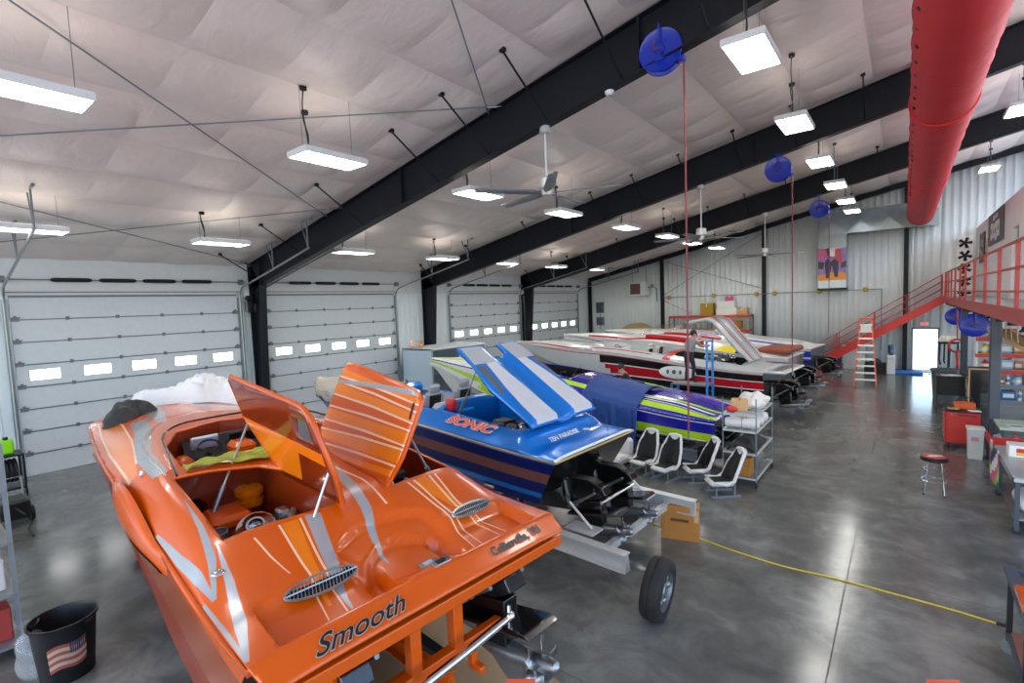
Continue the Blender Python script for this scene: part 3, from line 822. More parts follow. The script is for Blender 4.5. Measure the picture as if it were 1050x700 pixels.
def trailer(name, lb, S, deg, L, half, rails_from, rz=.62, wheels=(3.0, 3.9, 4.8), colour=None, inner=None, guards=True):
    """boat trailer: side rails, cross beams, bunks, tandem wheels with mudguards"""
    th = PI-R(deg)
    t = thing(name, lb, 'trailer', (S[0], S[1], 0), th, 'boat trailers')
    m = colour or M_alu
    for sg in (-1, 1):
        mb = MB(); y = sg*half
        # I-beam
        mb.box(((L+rails_from)/2, y, rz), (L-rails_from, .012, .24)); mb.box(((L+rails_from)/2, y, rz+.12), (L-rails_from, .15, .016)); mb.box(((L+rails_from)/2, y, rz-.12), (L-rails_from, .15, .016)); mb.prism([(y-.07, rz-.12), (y+.07, rz-.12), (y+.02, rz+.12), (y-.02, rz+.12)], rails_from, rails_from+.012, 'yz')
        mb.build('rail', m, t)
        mb = MB(); mb.rbox((3.6, sg*.62, rz+.24), (5.8, .14, .06), .015)
        for x in (1.2, 3.4, 5.8): mb.box((x, sg*.62, rz+.13), (.06, .06, .2))
        mb.build('bunk', M_black, t)
        for x in wheels:
            wheel(t, (x, sg*(half+.22), .36), (0, sg, 0), .36, .22)
        if not guards: continue
        mb = MB()
        x0, x1 = wheels[0]-.45, wheels[-1]+.45
        mb.box(((x0+x1)/2, sg*(half+.22), .8), (x1-x0-.3, .26, .012)); mb.box((x0+.05, sg*(half+.22), .69), (.012, .26, .26), ry=.5); mb.box((x1-.05, sg*(half+.22), .69), (.012, .26, .26), ry=-.5)
        mb.box(((x0+x1)/2, sg*(half+.1), .72), (x1-x0-.3, .04, .1))
        mb.build('mudguard', m, t)
    for x in (rails_from+.5, 2.2, 4.4, 7.0):
        mb = MB(); mb.box((x, 0, rz-.06), (.1, 2*half, .1)); mb.build('cross_beam', m, t)
    mb = MB(); mb.box((L+.5, .35, rz-.02), (2.6, .1, .14), rz=-R(23)); mb.box((L+.5, -.35, rz-.02), (2.6, .1, .14), rz=R(23)); mb.cyl((L+1.6, 0, 0.03), (L+1.6, 0, rz+.3), .035, n=10); mb.box((L+1.6, 0, .015), (.16, .16, .03)); mb.build('tongue', m, t)
    return t
def seat_part(t, x, y, z, m1, m2, s=1., rz=0.):
    """a bolstered bucket seat as one part with an insert"""
    B = Matrix.Translation((x, y, z)) @ Matrix.Rotation(rz, 4, 'Z')
    mb = MB(); mb.M = B
    mb.rbox((0, 0, .2*s), (.5*s, .5*s, .14*s), .05)
    for sy in (-1, 1): mb.rbox((-.02, sy*.23*s, .28*s), (.46*s, .09*s, .12*s), .04); mb.rbox((-.24*s, sy*.22*s, .56*s), (.14*s, .1*s, .56*s), .045, ry=-.15)
    mb.rbox((-.27*s, 0, .55*s), (.1*s, .46*s, .66*s), .045, ry=-.15); mb.rbox((-.33*s, 0, .93*s), (.1*s, .3*s, .2*s), .045, ry=-.15)
    o = mb.build('seat', m1, t, smooth=50)
    mb = MB(); mb.M = B
    mb.rbox((.02, 0, .275*s), (.4*s, .34*s, .03*s), .012); mb.rbox((-.215*s, 0, .58*s), (.03*s, .32*s, .5*s), .012, ry=-.15); mb.rbox((-.325*s, 0, .56*s), (.02, .3*s, .5*s), .01, ry=-.15)
    mb.build('seat_insert', m2, o)
    return o
def steering(t, c, ax, r=.17, m=None):
    mb = MB(); mb.torus(c, ax, r, .016, 24, 7)
    rg = mb.ring(c, ax, r, 24)
    for k in (2, 10, 18): mb.cyl(c, rg[k], .012, n=6)
    a = Vector(ax).normalized(); mb.cyl(Vector(c)-a*.02, Vector(c)+a*.02, .045, n=12); mb.cyl(c, Vector(c)-a*.22, .025, n=8)
    return mb.build('steering_wheel', m or M_black, t)
# ------------------------------------------------------------------ the orange catamaran
OM = mat('orange gelcoat', '#d05402', .24, 0, .25, noise=(1.5, .05))
OY = mat('amber paint', '#e8780e', .22, 0, .35)
OS = mat('silver paint', '#a9adb0', .26, .3, .35, noise=(4., .12))
OW = mat('pale pinstripe', '#ecbf98', .3, 0, .3)
OD = mat('dark orange liner and floor reflection', '#8f2f0c', .3, 0, .3)
OB = mat('burnt orange hull side', '#a2400c', .2, 0, .4)
M_dkcarpet = mat('dark bilge', '#1d1a19', .8)
def o_hb(u):
    return max(0., (1.46-.0082*max(0, u-3)**2)*max(0., 1-(max(0, u-8.5)/1.42)**3)**.5)
def o_zr(u): return sm(u, [(0, 2.0), (4.2, 2.2), (9.9, 2.22)])
def o_z(u, v):
    h = max(o_hb(max(0, min(u, 9.9))), .3); t = min(1., abs(v)/h)
    C = sm(u, [(0, .03), (.5, .08), (1.5, .3), (3.2, .33), (6.5, .33), (8.0, .26), (9.9, .06)])
    e = sm(u, [(0, 6), (1.5, 9), (3.5, 7), (7, 2.6)])
    z = o_zr(u)+C*(1-t**e)
    # sunken pads at the stern, one to a side, and the stepped arcs between them
    for sg in (-1, 1):
        m = abs(v-sg*.75)
        z -= .11*ss(.5, .45, m)*ss(.6, .42, u)*ss(.03, .08, u)
    d = math.hypot(u+.25, (v-.02)*1.25)
    if abs(v) < .55: 
        z -= (.065*ss(1.22, 1.18, d)*ss(.55, .4, abs(v))+.075*ss(.78, .74, math.hypot(u+.05, v*1.5))*ss(.5, .36, abs(v)))*ss(.03, .3, u)
    # side intake fairing bulge
    z += .05*math.exp(-((u-2.6)/1.2)**2)*math.exp(-((abs(v)-1.3)/.14)**2)
    return z
od = lambda u, v: L3(u, v, o_z(max(u, 0), v)-.55*max(0, -u))
OT = thing('motorboat', 'big glossy orange catamaran motorboat with raised engine hatches in the foreground', 'boat', (15.74, 2.70, 0), PI-R(5.5), 'powerboats in the shop')
OPL = [(1.27, -.2), (1.33, -1.18), (3.02, -1.14), (2.86, -.75), (2.68, -.4), (2.3, -.19)]
OPR = [(1.27, .36), (1.33, 1.36), (3.02, 1.3), (2.86, .91), (2.68, .56), (2.3, .35)]
CK = [(3.3, -1.0), (3.3, 1.0), (4.3, .93), (5.15, .62), (5.4, 0), (5.15, -.62), (4.3, -.93)]
fl = Flat(span(-.2, 1.36, .03)+span(1.36, 9.9, .08)[1:], span(-1.5, 1.5, .03))
fl.clip([(-.2, 1.4)]+outline(o_hb, 9.9, 30)+[(-.2, -1.4)])
# graphics: 1 amber, 2 silver, 3 pinstripe
fl.band([(7.1, -.72, .13), (5.8, -.9, .1), (4.38, -1.16, .09), (3.3, -1.2, .07)], 2, 0)
fl.band([(8.6, -.98, .1), (7.2, -1.08, .14), (5.6, -1.2, .12), (3.8, -1.35, .03)], 1, 0)
fl.band([(8.6, -1.09, .012), (7.2, -1.22, .012), (5.6, -1.33, .012), (3.8, -1.395, .012)], 3, 0)
fl.band([(8.6, -.87, .012), (7.2, -.93, .014), (5.6, -1.07, .014), (4.2, -1.26, .012)], 3, 0)
fl.band([(9.0, -.3, .16), (7.4, -.42, .12), (6.3, -.56, .06)], 2, 0)
fl.band([(9.2, .0, .12), (6.3, .0, .09)], 1)
# aft stripes running over the pads
fl.band([(1.24, -.46, .07), (.6, -.6, .05), (.3, -.66, .02), (.1, -.68, .004)], 2)
fl.band([(1.24, -.67, .07), (.62, -.74, .03), (.3, -.78, .012)], 1)
fl.band([(1.24, -.575, .01), (.62, -.665, .01), (.1, -.72, .006)], 3); fl.band([(1.24, -.76, .01), (.62, -.785, .01), (.15, -.86, .004)], 3)
fl.band([(1.2, -.98, .008), (.95, -.95, .008), (.7, -.9, .004)], 3)
fl.band([(1.24, .72, .1), (.7, .82, .06), (.3, .86, .02)], 1)
for dv in (.58, .66, .86, .94): fl.band([(1.24, dv, .012), (.7, .72+(dv-.74)*.6, .012), (.15, .74+(dv-.74)*1.2, .004)], 3)
fl.band([(2.25, .22, .04), (1.75, .12, .06), (1.1, .0, .05), (.75, -.12, .03), (.5, -.14, .004)], 2)
fl.band([(2.7, .1, .012), (2.2, .18, .014), (1.6, .24, .012), (1.05, .2, .012)], 3)
fl.band([(2.9, .0, .08), (2.2, .05, .05), (1.75, .0, .01)], 1)
# silver chevrons on the port quarter
fl.band([(2.35, -1.2, .004), (1.7, -1.24, .022), (1.2, -1.3, .03), (.85, -1.39, .012)], 2); fl.band([(.85, -1.395, .012), (1.2, -1.405, .03), (1.6, -1.43, .022), (2.3, -1.45, .008)], 2)
fl.band([(1.35, -1.22, .004), (.9, -1.27, .03), (.45, -1.35, .04), (.06, -1.44, .012)], 2); fl.band([(.06, -1.44, .012), (.5, -1.44, .014), (.9, -1.45, .01)], 2)
fl.hole(OPL); fl.hole(OPR); fl.hole(CK)
fl.build('deck', od, [OM, OY, OS, OW], OT, solid=.03)
def ochb(u): return max(.02, o_hb(u)-.16-.02*u)
def ocz(u): return sm(u, [(0, .5), (2.4, .56), (6, .92), (9.9, 1.75)])
hull_sides(OT, o_hb, o_zr, ocz, ochb, lambda u: ocz(u)+.12, 9.9, [OB, OD, M_dkcarpet, OM], [(0, 3), (.16, 0), (.55, 1)], transom=2, rake=1.5)  # dark lower band paints the floor's brown reflection into the hull side
rub_rail(OT, o_hb, o_zr, 9.9, OM, .026, -.03)
# sponsons
for sg in (-1, 1):
    mb = MB(); mb.grid(lambda p, q: L3(1.6+7.7*p, sg*(.55+.75*math.sin(q*PI)*.5+.4*q), sm(1.6+7.7*p, [(0, .44), (4, .48), (9.3, 1.5)])+.3*abs(q-.4)), 30, 8); mb.build('sponson', OD, OT)
lo = lambda u, v: Vector(od(u, v))-Vector((0, 0, .035))
for sg in (-1, 1):
    c_ = .08
    bay = [(1.27, c_+sg*.28), (1.27, c_+sg*1.28), (3.24, c_+sg*1.24), (3.24, c_+sg*.28)]
    well(OT, bay, lo, 1.0, 'engine_bay', [OD, M_dkcarpet], 1.2)
well(OT, CK, od, .8, 'cockpit_liner', [OD, OD], 1.62)
e1 = engine(OT, 2.72, -.74, 1.5, OM, 1.15)
e2 = engine(OT, 2.3, .95, 1.6, M_block, 1.15)
mb = MB(); mb.lathe([(.05, -.12), (.15, -.1), (.16, -.03), (.12, -.02), (.12, .02), (.16, .03), (.16, .1), (.11, .14), (.03, .15)], L3(3.18, -.36, 1.98), (0, 0, 1), 20); mb.build('air_filter', OY, e1)
mb = MB(); mb.lathe([(.05, -.1), (.14, -.08), (.15, .05), (.09, .12), (.0, .13)], L3(3.2, -.95, 1.98), (.3, 0, 1), 18); mb.build('breather', M_blackgloss, e1)
mb = MB(); mb.lathe([(.04, -.12), (.17, -.1), (.2, -.02), (.19, .05), (.12, .08), (.09, .12), (.07, .12), (.06, .0)], L3(2.22, -.62, 1.92), (-.55, .25, .8), 24); mb.build('blower_housing', M_chrome, e1)
mb = MB(); mb.tube([L3(2.1, -.5, 1.9), L3(2.0, -.35, 1.98), L3(2.15, -.28, 2.02), L3(2.35, -.3, 1.9)], .055, 10); mb.rbox(L3(2.2, -.36, 2.02), (.16, .12, .12), .02); mb.build('intake_pipe', M_engs, e1)
mb = MB()
for k in range(6): mb.tube([L3(1.9+.16*k, -1.1, 1.55), L3(1.88+.16*k, -.95, 1.78+.03*(k % 2)), L3(1.95+.16*k, -.72, 1.7)], .03, 8)
mb.build('header_pipe', M_engs, e1)
mb = MB()
for k in range(5): mb.tube([L3(1.6+.2*k, -.95+.1*k, 1.35), L3(1.65+.15*k, -.7+.06*k, 1.7+.05*(k % 3)), L3(1.8+.14*k, -.4-.05*k, 1.55)], .02, 6)
mb.build('wiring_loom', M_black, e1)
# hatches: left seen from inside, right showing its painted top
def hatch_map(v0, z0, dv, dz):
    n = math.hypot(dv, dz); return lambda u, s: L3(u, v0+dv/n*s, z0+dz/n*s)
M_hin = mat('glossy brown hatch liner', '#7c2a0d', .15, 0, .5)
M_band = mat('bright orange flange', '#ef7410', .25, 0, .4)
HL = hatch_map(-.2, 2.33, -.25, 1.0)
pol = [(1.15, .02), (1.12, .32), (1.24, .88), (1.36, .97), (1.48, .99), (3.12, 1.15), (3.18, 1.1), (3.1, .62), (2.5, .02)]
f2 = Flat(span(1.0, 3.3, .1), span(0, 1.2, .1)); f2.clip(pol)
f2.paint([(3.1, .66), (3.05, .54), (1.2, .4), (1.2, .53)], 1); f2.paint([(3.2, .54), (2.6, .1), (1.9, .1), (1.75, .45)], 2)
f2.hole([(1.3, .62), (1.33, .84), (1.62, .86), (1.6, .66)])
ha = f2.build('hatch_cover', HL, [M_hin, M_band, OY], OT, solid=.055, offset=0)
mb = MB()
for k in range(9): mb.box(HL(1.34+.03*k, .74), (.008, .02, .2))
mb.build('vent_grille', M_engs, ha)
mb = MB(); P = [HL(*p) for p in pol]; mb.tube(P, .028, 6, closed=True); mb.build('hatch_rim', OM, ha)
HR = hatch_map(.36, 2.33, .42, .93)
pol = [(1.27, .0), (1.17, .3), (1.13, .68), (1.12, .92), (1.24, 1.0), (2.5, 1.2), (2.85, 1.23), (2.93, 1.16), (2.97, .36), (2.9, .16), (2.75, .06), (1.6, .0)]
f2 = Flat(span(1.0, 3.1, .1), span(0, 1.3, .1)); f2.clip(pol)
for s0, s1, w0, w1, m in ((.12, .1, .035, .02, 1), (.3, .3, .07, .05, 1), (.5, .56, .06, .07, 1), (.72, .9, .04, .07, 1), (.9, 1.12, .02, .05, 1)):
    f2.band([(1.1, s0, w0), (3.0, s1, w1)], m)
for s0, s1 in ((.2, .19), (.38, .36), (.42, .48), (.58, .66), (.66, .82), (.78, .99), (.86, 1.06)): f2.band([(1.1, s0, .01), (2.0, (s0+s1)/2+.015, .014), (3.0, s1, .01)], 3)
f2.band([(1.1, .98, .03), (2.2, 1.0, .03), (3.0, .98, .02)], 2)
f2.paint([(1.18, .7), (1.19, .88), (1.23, .88), (1.22, .7)], 4)
hb_ = f2.build('hatch_cover', HR, [OM, OY, OS, OW, M_block], OT, solid=.06, offset=0)
mb = MB(); P = [HR(*p) for p in pol]; mb.tube(P, .03, 6, closed=True); mb.build('hatch_rim', OM, hb_)
def strut(t, a, b, m1=M_steel, m2=M_engs):
    a = Vector(a); b = Vector(b); mb = MB(); mb.cyl(a, a.lerp(b, .45), .028, n=10); s = mb.build('gas_strut', m1, t)
    mb = MB(); mb.cyl(a.lerp(b, .45), b, .013, n=8); mb.sphere(b, .03, 8, 6); mb.build('strut_rod', m2, s)
strut(OT, L3(2.75, -1.0, 1.75), HL(3.05, .6)); strut(OT, L3(1.2, -.75, 1.65), HL(1.2, .36))
strut(OT, L3(1.45, 1.2, 1.9), HR(1.3, .62))
# windscreen: clear band with dark top edge
M_glass = mat('clear acrylic', '#e9c6ae', .04, 0, 0, trans=.0, alpha=.24, spec=.8)
base = [(3.2, -1.17), (4.1, -1.14), (5.0, -1.05), (5.9, -.76), (6.35, -.3), (6.42, 0), (6.35, .3), (5.9, .76), (5.0, 1.05), (4.1, 1.14), (3.2, 1.17)]
topp = [(2.95, -1.12, .04), (3.6, -1.05, .1), (4.4, -.93, .14), (4.8, -.66, .16), (4.9, -.3, .16), (4.92, 0, .16), (4.9, .3, .16), (4.8, .66, .16), (4.4, .93, .14), (3.6, 1.05, .1), (2.95, 1.12, .04)]
mb = MB()
B3 = [Vector(L3(u, v, o_z(u, v)+.003)) for u, v in base]; T3 = [Vector(L3(u, v, o_z(u, v)+h)) for u, v, h in topp]
def cat(P, t):
    n = len(P)-1; i = min(int(t*n), n-1); f = t*n-i
    p0, p1, p2, p3 = P[max(i-1, 0)], P[i], P[i+1], P[min(i+2, n)]
    return .5*((2*p1)+(p2-p0)*f+(2*p0-5*p1+4*p2-p3)*f*f+(3*p1-p0-3*p2+p3)*f**3)
mb.grid(lambda p, q: cat(B3, p).lerp(cat(T3, p), q)+Vector((0, 0, .07*math.sin(PI*q))), 50, 6)
ws = mb.build('windscreen', M_glass, OT, smooth=80)
mb = MB(); mb.tube([cat(T3, i/50) for i in range(51)], .014, 6); mb.build('windscreen_trim', M_blackgloss, ws)
mb = MB(); mb.tube([cat(B3, i/50) for i in range(51)], .012, 6); mb.build('windscreen_seal', OS, ws)
# cockpit: dash, screens, wheel, seats, orange consoles
mb = MB(); mb.grid(lambda p, q: L3(4.95-.3*q, lerp(-.62, .62, p), 2.42-.32*q), 8, 4); mb.rbox(L3(5.05, 0, 2.3), (.3, 1.15, .2), .05); db = mb.build('dashboard', M_blackgloss, OT)
M_screen = mat('pale blue screen', '#aebfcd', .15, 0, .3)
for v in (-.42, ): 
    mb = MB(); mb.rbox(L3(4.62, v, 2.42), (.04, .34, .22), .02, ry=-.5); q = mb.build('display_bezel', M_alu, db)
    mb = MB(); mb.rbox(L3(4.598, v, 2.426), (.03, .28, .17), .005, ry=-.5); mb.build('display', M_screen, q)
mb = MB(); mb.rbox(L3(4.66, .1, 2.4), (.04, .4, .2), .02, ry=-.5); mb.build('display', M_block, db)
steering(OT, L3(4.25, -.45, 2.36), (-.8, 0, .6), .17, M_block)
for v in (-.55, .0, .55):
    seat_part(OT, 3.72, -v, 1.62, OM, M_block, .78, 0)
for c_, d_ in ((L3(4.3, -.05, 2.25), (.36, .3, .34)), (L3(4.3, -.75, 2.2), (.3, .2, .3)), (L3(4.35, .5, 2.2), (.36, .3, .3))):
    mb = MB(); mb.rbox(c_, d_, .06); mb.build('console', OM, OT, smooth=50)
mb = MB(); mb.rbox(L3(3.38, 0, 2.12), (.2, 1.7, .3), .06); mb.build('rear_bench', OM, OT, smooth=50)
# oval louvred vents on the pads
for (u, v, k_) in ((.5, -.74, 1.), (.56, .87, .84)):
    mb = MB(); pts = []
    c = Vector(L3(u, v, o_z(u, v)+.02)); nrm = Vector((-.42, 0, .9)).normalized(); ex = Vector((0, 1, 0)); ey = nrm.cross(ex)
    def O(a, b, h=0.): return c+ex*a*k_+ey*b*k_+nrm*h
    n = 28
    mb.add([O(.29*math.cos(2*PI*i/n), .085*math.sin(2*PI*i/n), -.004) for i in range(n)], [tuple(range(n))], 0)
    vt = mb.build('vent', M_blackgloss, OT)
    mb = MB()
    mb.tube([O(.29*math.cos(2*PI*i/n), .085*math.sin(2*PI*i/n), .006) for i in range(n)], .011, 6, closed=True)
    for k in range(-9, 10):
        x = .028*k; h = .085*math.sqrt(max(0, 1-(x/.29)**2))
        if h > .02: mb.tube([O(x-.03*h/.085, -h, .004), O(x+.03*h/.085, h, .01)], .0035, 5)
    mb.tube([O(-.29, 0, .012), O(.29, 0, .012)], .007, 5)
    mb.build('vent_louvre', M_engs, vt)
# lettering on the stern edge
M_letter = mat('dark lettering', '#1c1815', .35)
M_letout = mat('silver lettering edge', '#b9b2a6', .35, .3)
def stern_text(body, v0, u0, size, m, name, ital=.3, dz=.004, sx=1., bold=0.):
    a = Vector(L3(u0, v0, o_z(0, .95)+.55*u0)); n_ = Vector((-.48, 0, .87)); a += n_*dz
    M = frame(a, (0, -1, 0), (.87, 0, .48)); return text_mesh(name, body, size, m, OT, M, .003, ital, sx, bold=bold)
stern_text('Smooth', -1.12, -.16, .18, M_letout, 'lettering', .62, .010, 1.2, .006); stern_text('Smooth', -1.12, -.16, .18, M_letter, 'lettering', .62, .014, 1.2, .001)
stern_text('Collierville, TN', .5, -.13, .12, M_letout, 'lettering', .1, .010, .86, .003); stern_text('Collierville, TN', .5, -.13, .12, M_letter, 'lettering', .1, .014, .86, .0015)
for (u, v) in ((.26, .09), (.04, .06)):
    mb = MB(); mb.rbox(L3(u, v, o_z(u, v)+.012), (.075, .17, .014), .005, ry=-.2); q = mb.build('badge', M_chrome, OT)
    mb = MB(); mb.rbox(L3(u, v, o_z(u, v)+.02), (.045, .09, .01), .003, ry=-.2); mb.build('badge_inset', M_screen if u > .1 else M_block, q)
mb = MB(); mb.lathe([(.0, .02), (.03, .02), (.05, .01), (.055, 0)], L3(1.05, -1.3, o_z(1.05, -1.3)), n=16); mb.build('deck_filler', M_chrome, OT)
mb = MB(); mb.lathe([(.0, .05), (.02, .05), (.025, .02), (.04, 0)], L3(3.65, -1.3, o_z(3.65, -1.3)), n=12); mb.build('deck_light', M_chrome, OT)
mb = MB(); mb.rbox(L3(.95, 1.49, 2.06), (.16, .03, .03), .01); mb.build('cleat', M_chrome, OT)
# side intake: a dark mouth below the fairing
mb = MB()
def SC(p, q):
    u = lerp(4.35, 1.9, p); r = .1+.14*math.sin(PI*min(1, p*1.15)**.8)
    a = lerp(-PI*.62, PI*.5, q)
    return L3(u, -1.47-.1*math.cos(a)*abs(math.sin(PI*p))**.5, o_zr(u)-.1+r*math.sin(a))
mb.grid(SC, 20, 10); sc_ = mb.build('side_intake', OM, OT, smooth=70)
mb = MB(); mb.grid(lambda p, q: Vector(SC(lerp(.45, .95, p), lerp(.1, .42, q)))+Vector((0, .012, 0)), 10, 4); mb.build('intake_mouth', M_blackgloss, sc_)
mb = MB(); mb.grid(lambda p, q: Vector(SC(lerp(.08, .95, p), lerp(.0, .16, q)))+Vector((0, .014, 0)), 12, 3); mb.build('intake_stripe', OS, sc_)
# transom frame under the overhang, drives, tie bar
mb = MB()
mb.box(L3(-.1, 0, 1.8), (.16, 2.78, .1)); mb.box(L3(-.06, -.42, 1.3), (.1, 1.1, .1))
for v in (-.95, -.32, .1): mb.box(L3(-.06, v, 1.56), (.1, .1, .5))
mb.box(L3(-.06, .35, 1.32), (.08, .5, .06)); mb.box(L3(-.1, .24, 1.2), (.06, .06, .22)); mb.box(L3(-.16, .24, 1.12), (.14, .06, .06))
mb.build('transom_frame', OM, OT, bevel=.01)
for v in (-.85, .7): outdrive(OT, .58, v, 1.56, R(9), M_steel, 0., 1.22)
mb = MB(); mb.tube([L3(-.3, -.85, 1.38), L3(-.28, 0, 1.42), L3(-.26, .52, 1.45)], .034, 12); mb.sphere(L3(-.26, .54, 1.455), .05, 10, 8); mb.cyl(L3(-.26, .54, 1.32), L3(-.26, .54, 1.56), .022, n=8); mb.build('tie_bar', M_chrome, OT)
# its trailer
trailer('boat_trailer', 'orange-framed trailer under the orange catamaran', (15.74, 2.70), 5.5, 8.4, .62, .7, .3, (2.4, 3.3, 4.2), OM, guards=False)

# things lying on it
M_towel = mat('olive green towel', '#9a9c35', .95, bump=(60, .5, .01))
t = thing('towel', 'olive green towel spread across the back of the orange cockpit', 'towel', OT.location, PI-R(5.5))
mb = MB()
def TW(p, q):
    v = lerp(-1.02, .0, q); u = sm(q, [(0, 3.0), (.4, 2.86), (1, 2.78)])+.05*math.sin(7*q)+sm(q, [(0, .14), (.5, .3), (1, .42)])*p
    z = o_z(min(u, 3.25), v)+.03+.022*abs(math.sin(12*p+5*q))+.015*math.sin(23*q+3*p)-.05*ss(3.28, 3.4, u)
    return L3(u, v, z)
mb.grid(TW, 14, 30); mb.build('cloth', M_towel, t, smooth=80, solid=.012)
M_sheet = mat('white cotton sheet', '#dcdcda', .9, bump=(20, .3, .02))
t = thing('dust_sheet', 'crumpled white dust sheet across the bow of the orange boat', 'sheet', OT.location, PI-R(5.5))
rnd = random.Random(3)
W = [(rnd.uniform(2, 9), rnd.uniform(2, 9), rnd.uniform(0, 6), rnd.uniform(.01, .05)) for _ in range(14)]
def SH(p, q):
    v = lerp(-.5, 1.1, q); u0 = sm(q, [(0, 8.55), (.3, 8.3), (.65, 8.0), (1, 7.7)]); u1 = 9.4
    u = lerp(u0, u1, p)+.08*math.sin(9*q); h = sum(a*abs(math.sin(fx*p*1.7+fy*q*1.9+ph)) for fx, fy, ph, a in W)*.8+.05*abs(math.sin(23*p+11*q+3*math.sin(7*q)))+.04*abs(math.sin(31*q-13*p))
    big = .24*ss(.4, .7, q)*math.sin(PI*min(1, p*1.05))+.03*math.sin(PI*p)
    uu = min(u, 9.75)
    return L3(u, v, o_z(uu, min(abs(v), o_hb(uu)))+.012+(h*.9+big)*ss(0, .12, p)*ss(0, .08, q))
mb = MB(); mb.grid(SH, 46, 60); mb.build('cloth', M_sheet, t, smooth=80, solid=.012)
M_blkcloth = mat('black nylon', '#1b1c1f', .55, bump=(25, .5, .02))
t = thing('boat_cover', 'bundled black cover on the port bow corner of the orange boat', 'cover', OT.location, PI-R(5.5))
W2 = [(rnd.uniform(3, 14), rnd.uniform(3, 12), rnd.uniform(0, 6), rnd.uniform(.015, .05)) for _ in range(14)]
def BC(p, q):
    a = 2*PI*q; r = p
    u = 8.0+.5*r*math.cos(a)+.1*math.sin(3*a)*r; v = -.74+.38*r*math.sin(a)+.06*math.sin(4*a+1)*r
    uu = min(u, 9.7); h = sum(k*abs(math.sin(fx*u+fy*v*2+ph)) for fx, fy, ph, k in W2)
    return L3(u, v, o_z(uu, min(abs(v), o_hb(uu)))+.012+(.05+h*.8)*(1-r**3)*.9)
mb = MB(); mb.grid(BC, 20, 48); mb.build('cloth', M_blkcloth, t, smooth=80)
# ------------------------------------------------------------------ the blue boat
BM = mat('metallic blue gelcoat', '#0c78d2', .2, .25, .5, noise=(2., .08))
BN = mat('navy gelcoat', '#0a1c66', .2, .1, .5)
BBR = mat('bronze stripe', '#8a5a50', .3, .3, .3)
BG = mat('grey deck pad', '#a3a4a8', .75)
BG2 = mat('light grey deck pad', '#c3c3c7', .75)
BDK = mat('charcoal pad', '#56585a', .75)
M_wvinyl = mat('white vinyl', '#d6d4cf', .45)
M_gvinyl = mat('grey vinyl', '#9ba0a3', .5)
M_gold = mat('gold pinstripe', '#cdb07e', .35, .4)
def b_hb(u): return 1.17*max(0., 1-max(0, (u-2.0)/7.7)**2.3)
def b_zr(u): return sm(u, [(0, 1.8), (4, 1.97), (9.7, 2.02)])
def b_z(u, v):
    h = max(b_hb(min(u, 9.6)), .05); t = min(1, abs(v)/h)
    C = sm(u, [(0, .04), (.5, .08), (.85, .32), (3.5, .34), (6.5, .3), (9.7, .1)])
    e = sm(u, [(0, 12), (.6, 8), (1.2, 3.2), (9.7, 2)])
    return b_zr(u)+C*(1-t**e)
bd = lambda u, v: L3(u, v, b_z(max(u, 0), v))
BT = thing('motorboat', 'metallic blue motorboat with grey striped engine hatch tilted open', 'boat', (14.75, 7.25, 0), PI-R(4), 'powerboats in the shop')
EB = [(.8, -.78), (.8, .78), (3.0, .78), (3.0, -.78)]
CKB = [(3.15, -.8), (3.15, .8), (5.6, .72), (6.2, .4), (6.3, 0), (6.2, -.4), (5.6, -.72)]
fl = Flat(span(0, 9.7, .1), span(-1.2, 1.2, .06)); fl.clip(outline(b_hb, 9.69, 30)); fl.hole(EB); fl.hole(CKB)
fl.paint([(.0, -1.2), (.04, -1.2), (.04, 1.2), (0, 1.2)], 1)
fl.build('deck', bd, [BM, M_paper], BT, solid=.03)
hull_sides(BT, b_hb, b_zr, lambda u: sm(u, [(0, 1.02), (5, 1.1), (9.7, 1.75)]), lambda u: b_hb(u)*.9, lambda u: sm(u, [(0, .55), (5, .6), (8, .9), (9.7, 1.7)]), 9.68,
           [BM, BN, BBR, M_blackgloss], [(0, 0), (.08, 1), (.3, 2), (.52, 1), (.75, 0), (.85, 1)], transom=3, bottom=1, rake=.45)
rub_rail(BT, b_hb, b_zr, 9.68, M_gold, .02, -.02)
well(BT, EB, bd, 1, 'engine_bay', [BM, M_dkcarpet], 1.3)
well(BT, CKB, bd, .8, 'cockpit_liner', [M_gvinyl, M_gvinyl], 1.5)
engine(BT, 1.75, -.36, 1.62, M_block, .95); engine(BT, 1.75, .4, 1.62, M_block, .95)
mb = MB(); mb.rbox(L3(2.9, -.3, 2.0), (.2, .4, .3), .03); mb.build('battery_box', BM, BT)
# hatch, hinged at the stern
h0 = Vector(L3(.62, 0, 2.16)); h1 = Vector(L3(2.5, 0, 3.32)); hd = (h1-h0); HLn = hd.length; hd.normalize(); hn = Vector((0, 1, 0)).cross(hd); hn = hn if hn.z > 0 else -hn
def BH(s, v):
    g = abs(v)
    hump = .1*ss(.98, .8, g)*ss(.1, .26, g)*ss(-.02, .1, s)
    return h0+hd*s+Vector((0, -v, 0))+hn*hump
f2 = Flat(span(0, HLn, .09), span(-.95, .95, .05))
f2.clip([(0, -.92), (0, .92), (HLn*.5, .95), (HLn, .8), (HLn, -.8), (HLn*.5, -.95)])
f2.hole([(HLn-.32, -.2), (HLn+.1, -.24), (HLn+.1, .24), (HLn-.32, .2)])
for sg in (-1, 1):
    f2.paint([(HLn-.03, sg*.28), (HLn-.03, sg*.78), (HLn-.55, sg*.84), (HLn-.55, sg*.3)], 1)
    f2.paint([(HLn-.55, sg*.3), (HLn-.55, sg*.56), (HLn*.4, sg*.72), (HLn*.2, sg*.78), (.03, sg*.8), (.03, sg*.25)], 2)
    f2.paint([(HLn-.6, sg*.66), (HLn-.6, sg*.84), (HLn*.35, sg*.88), (HLn*.42, sg*.8)], 3)
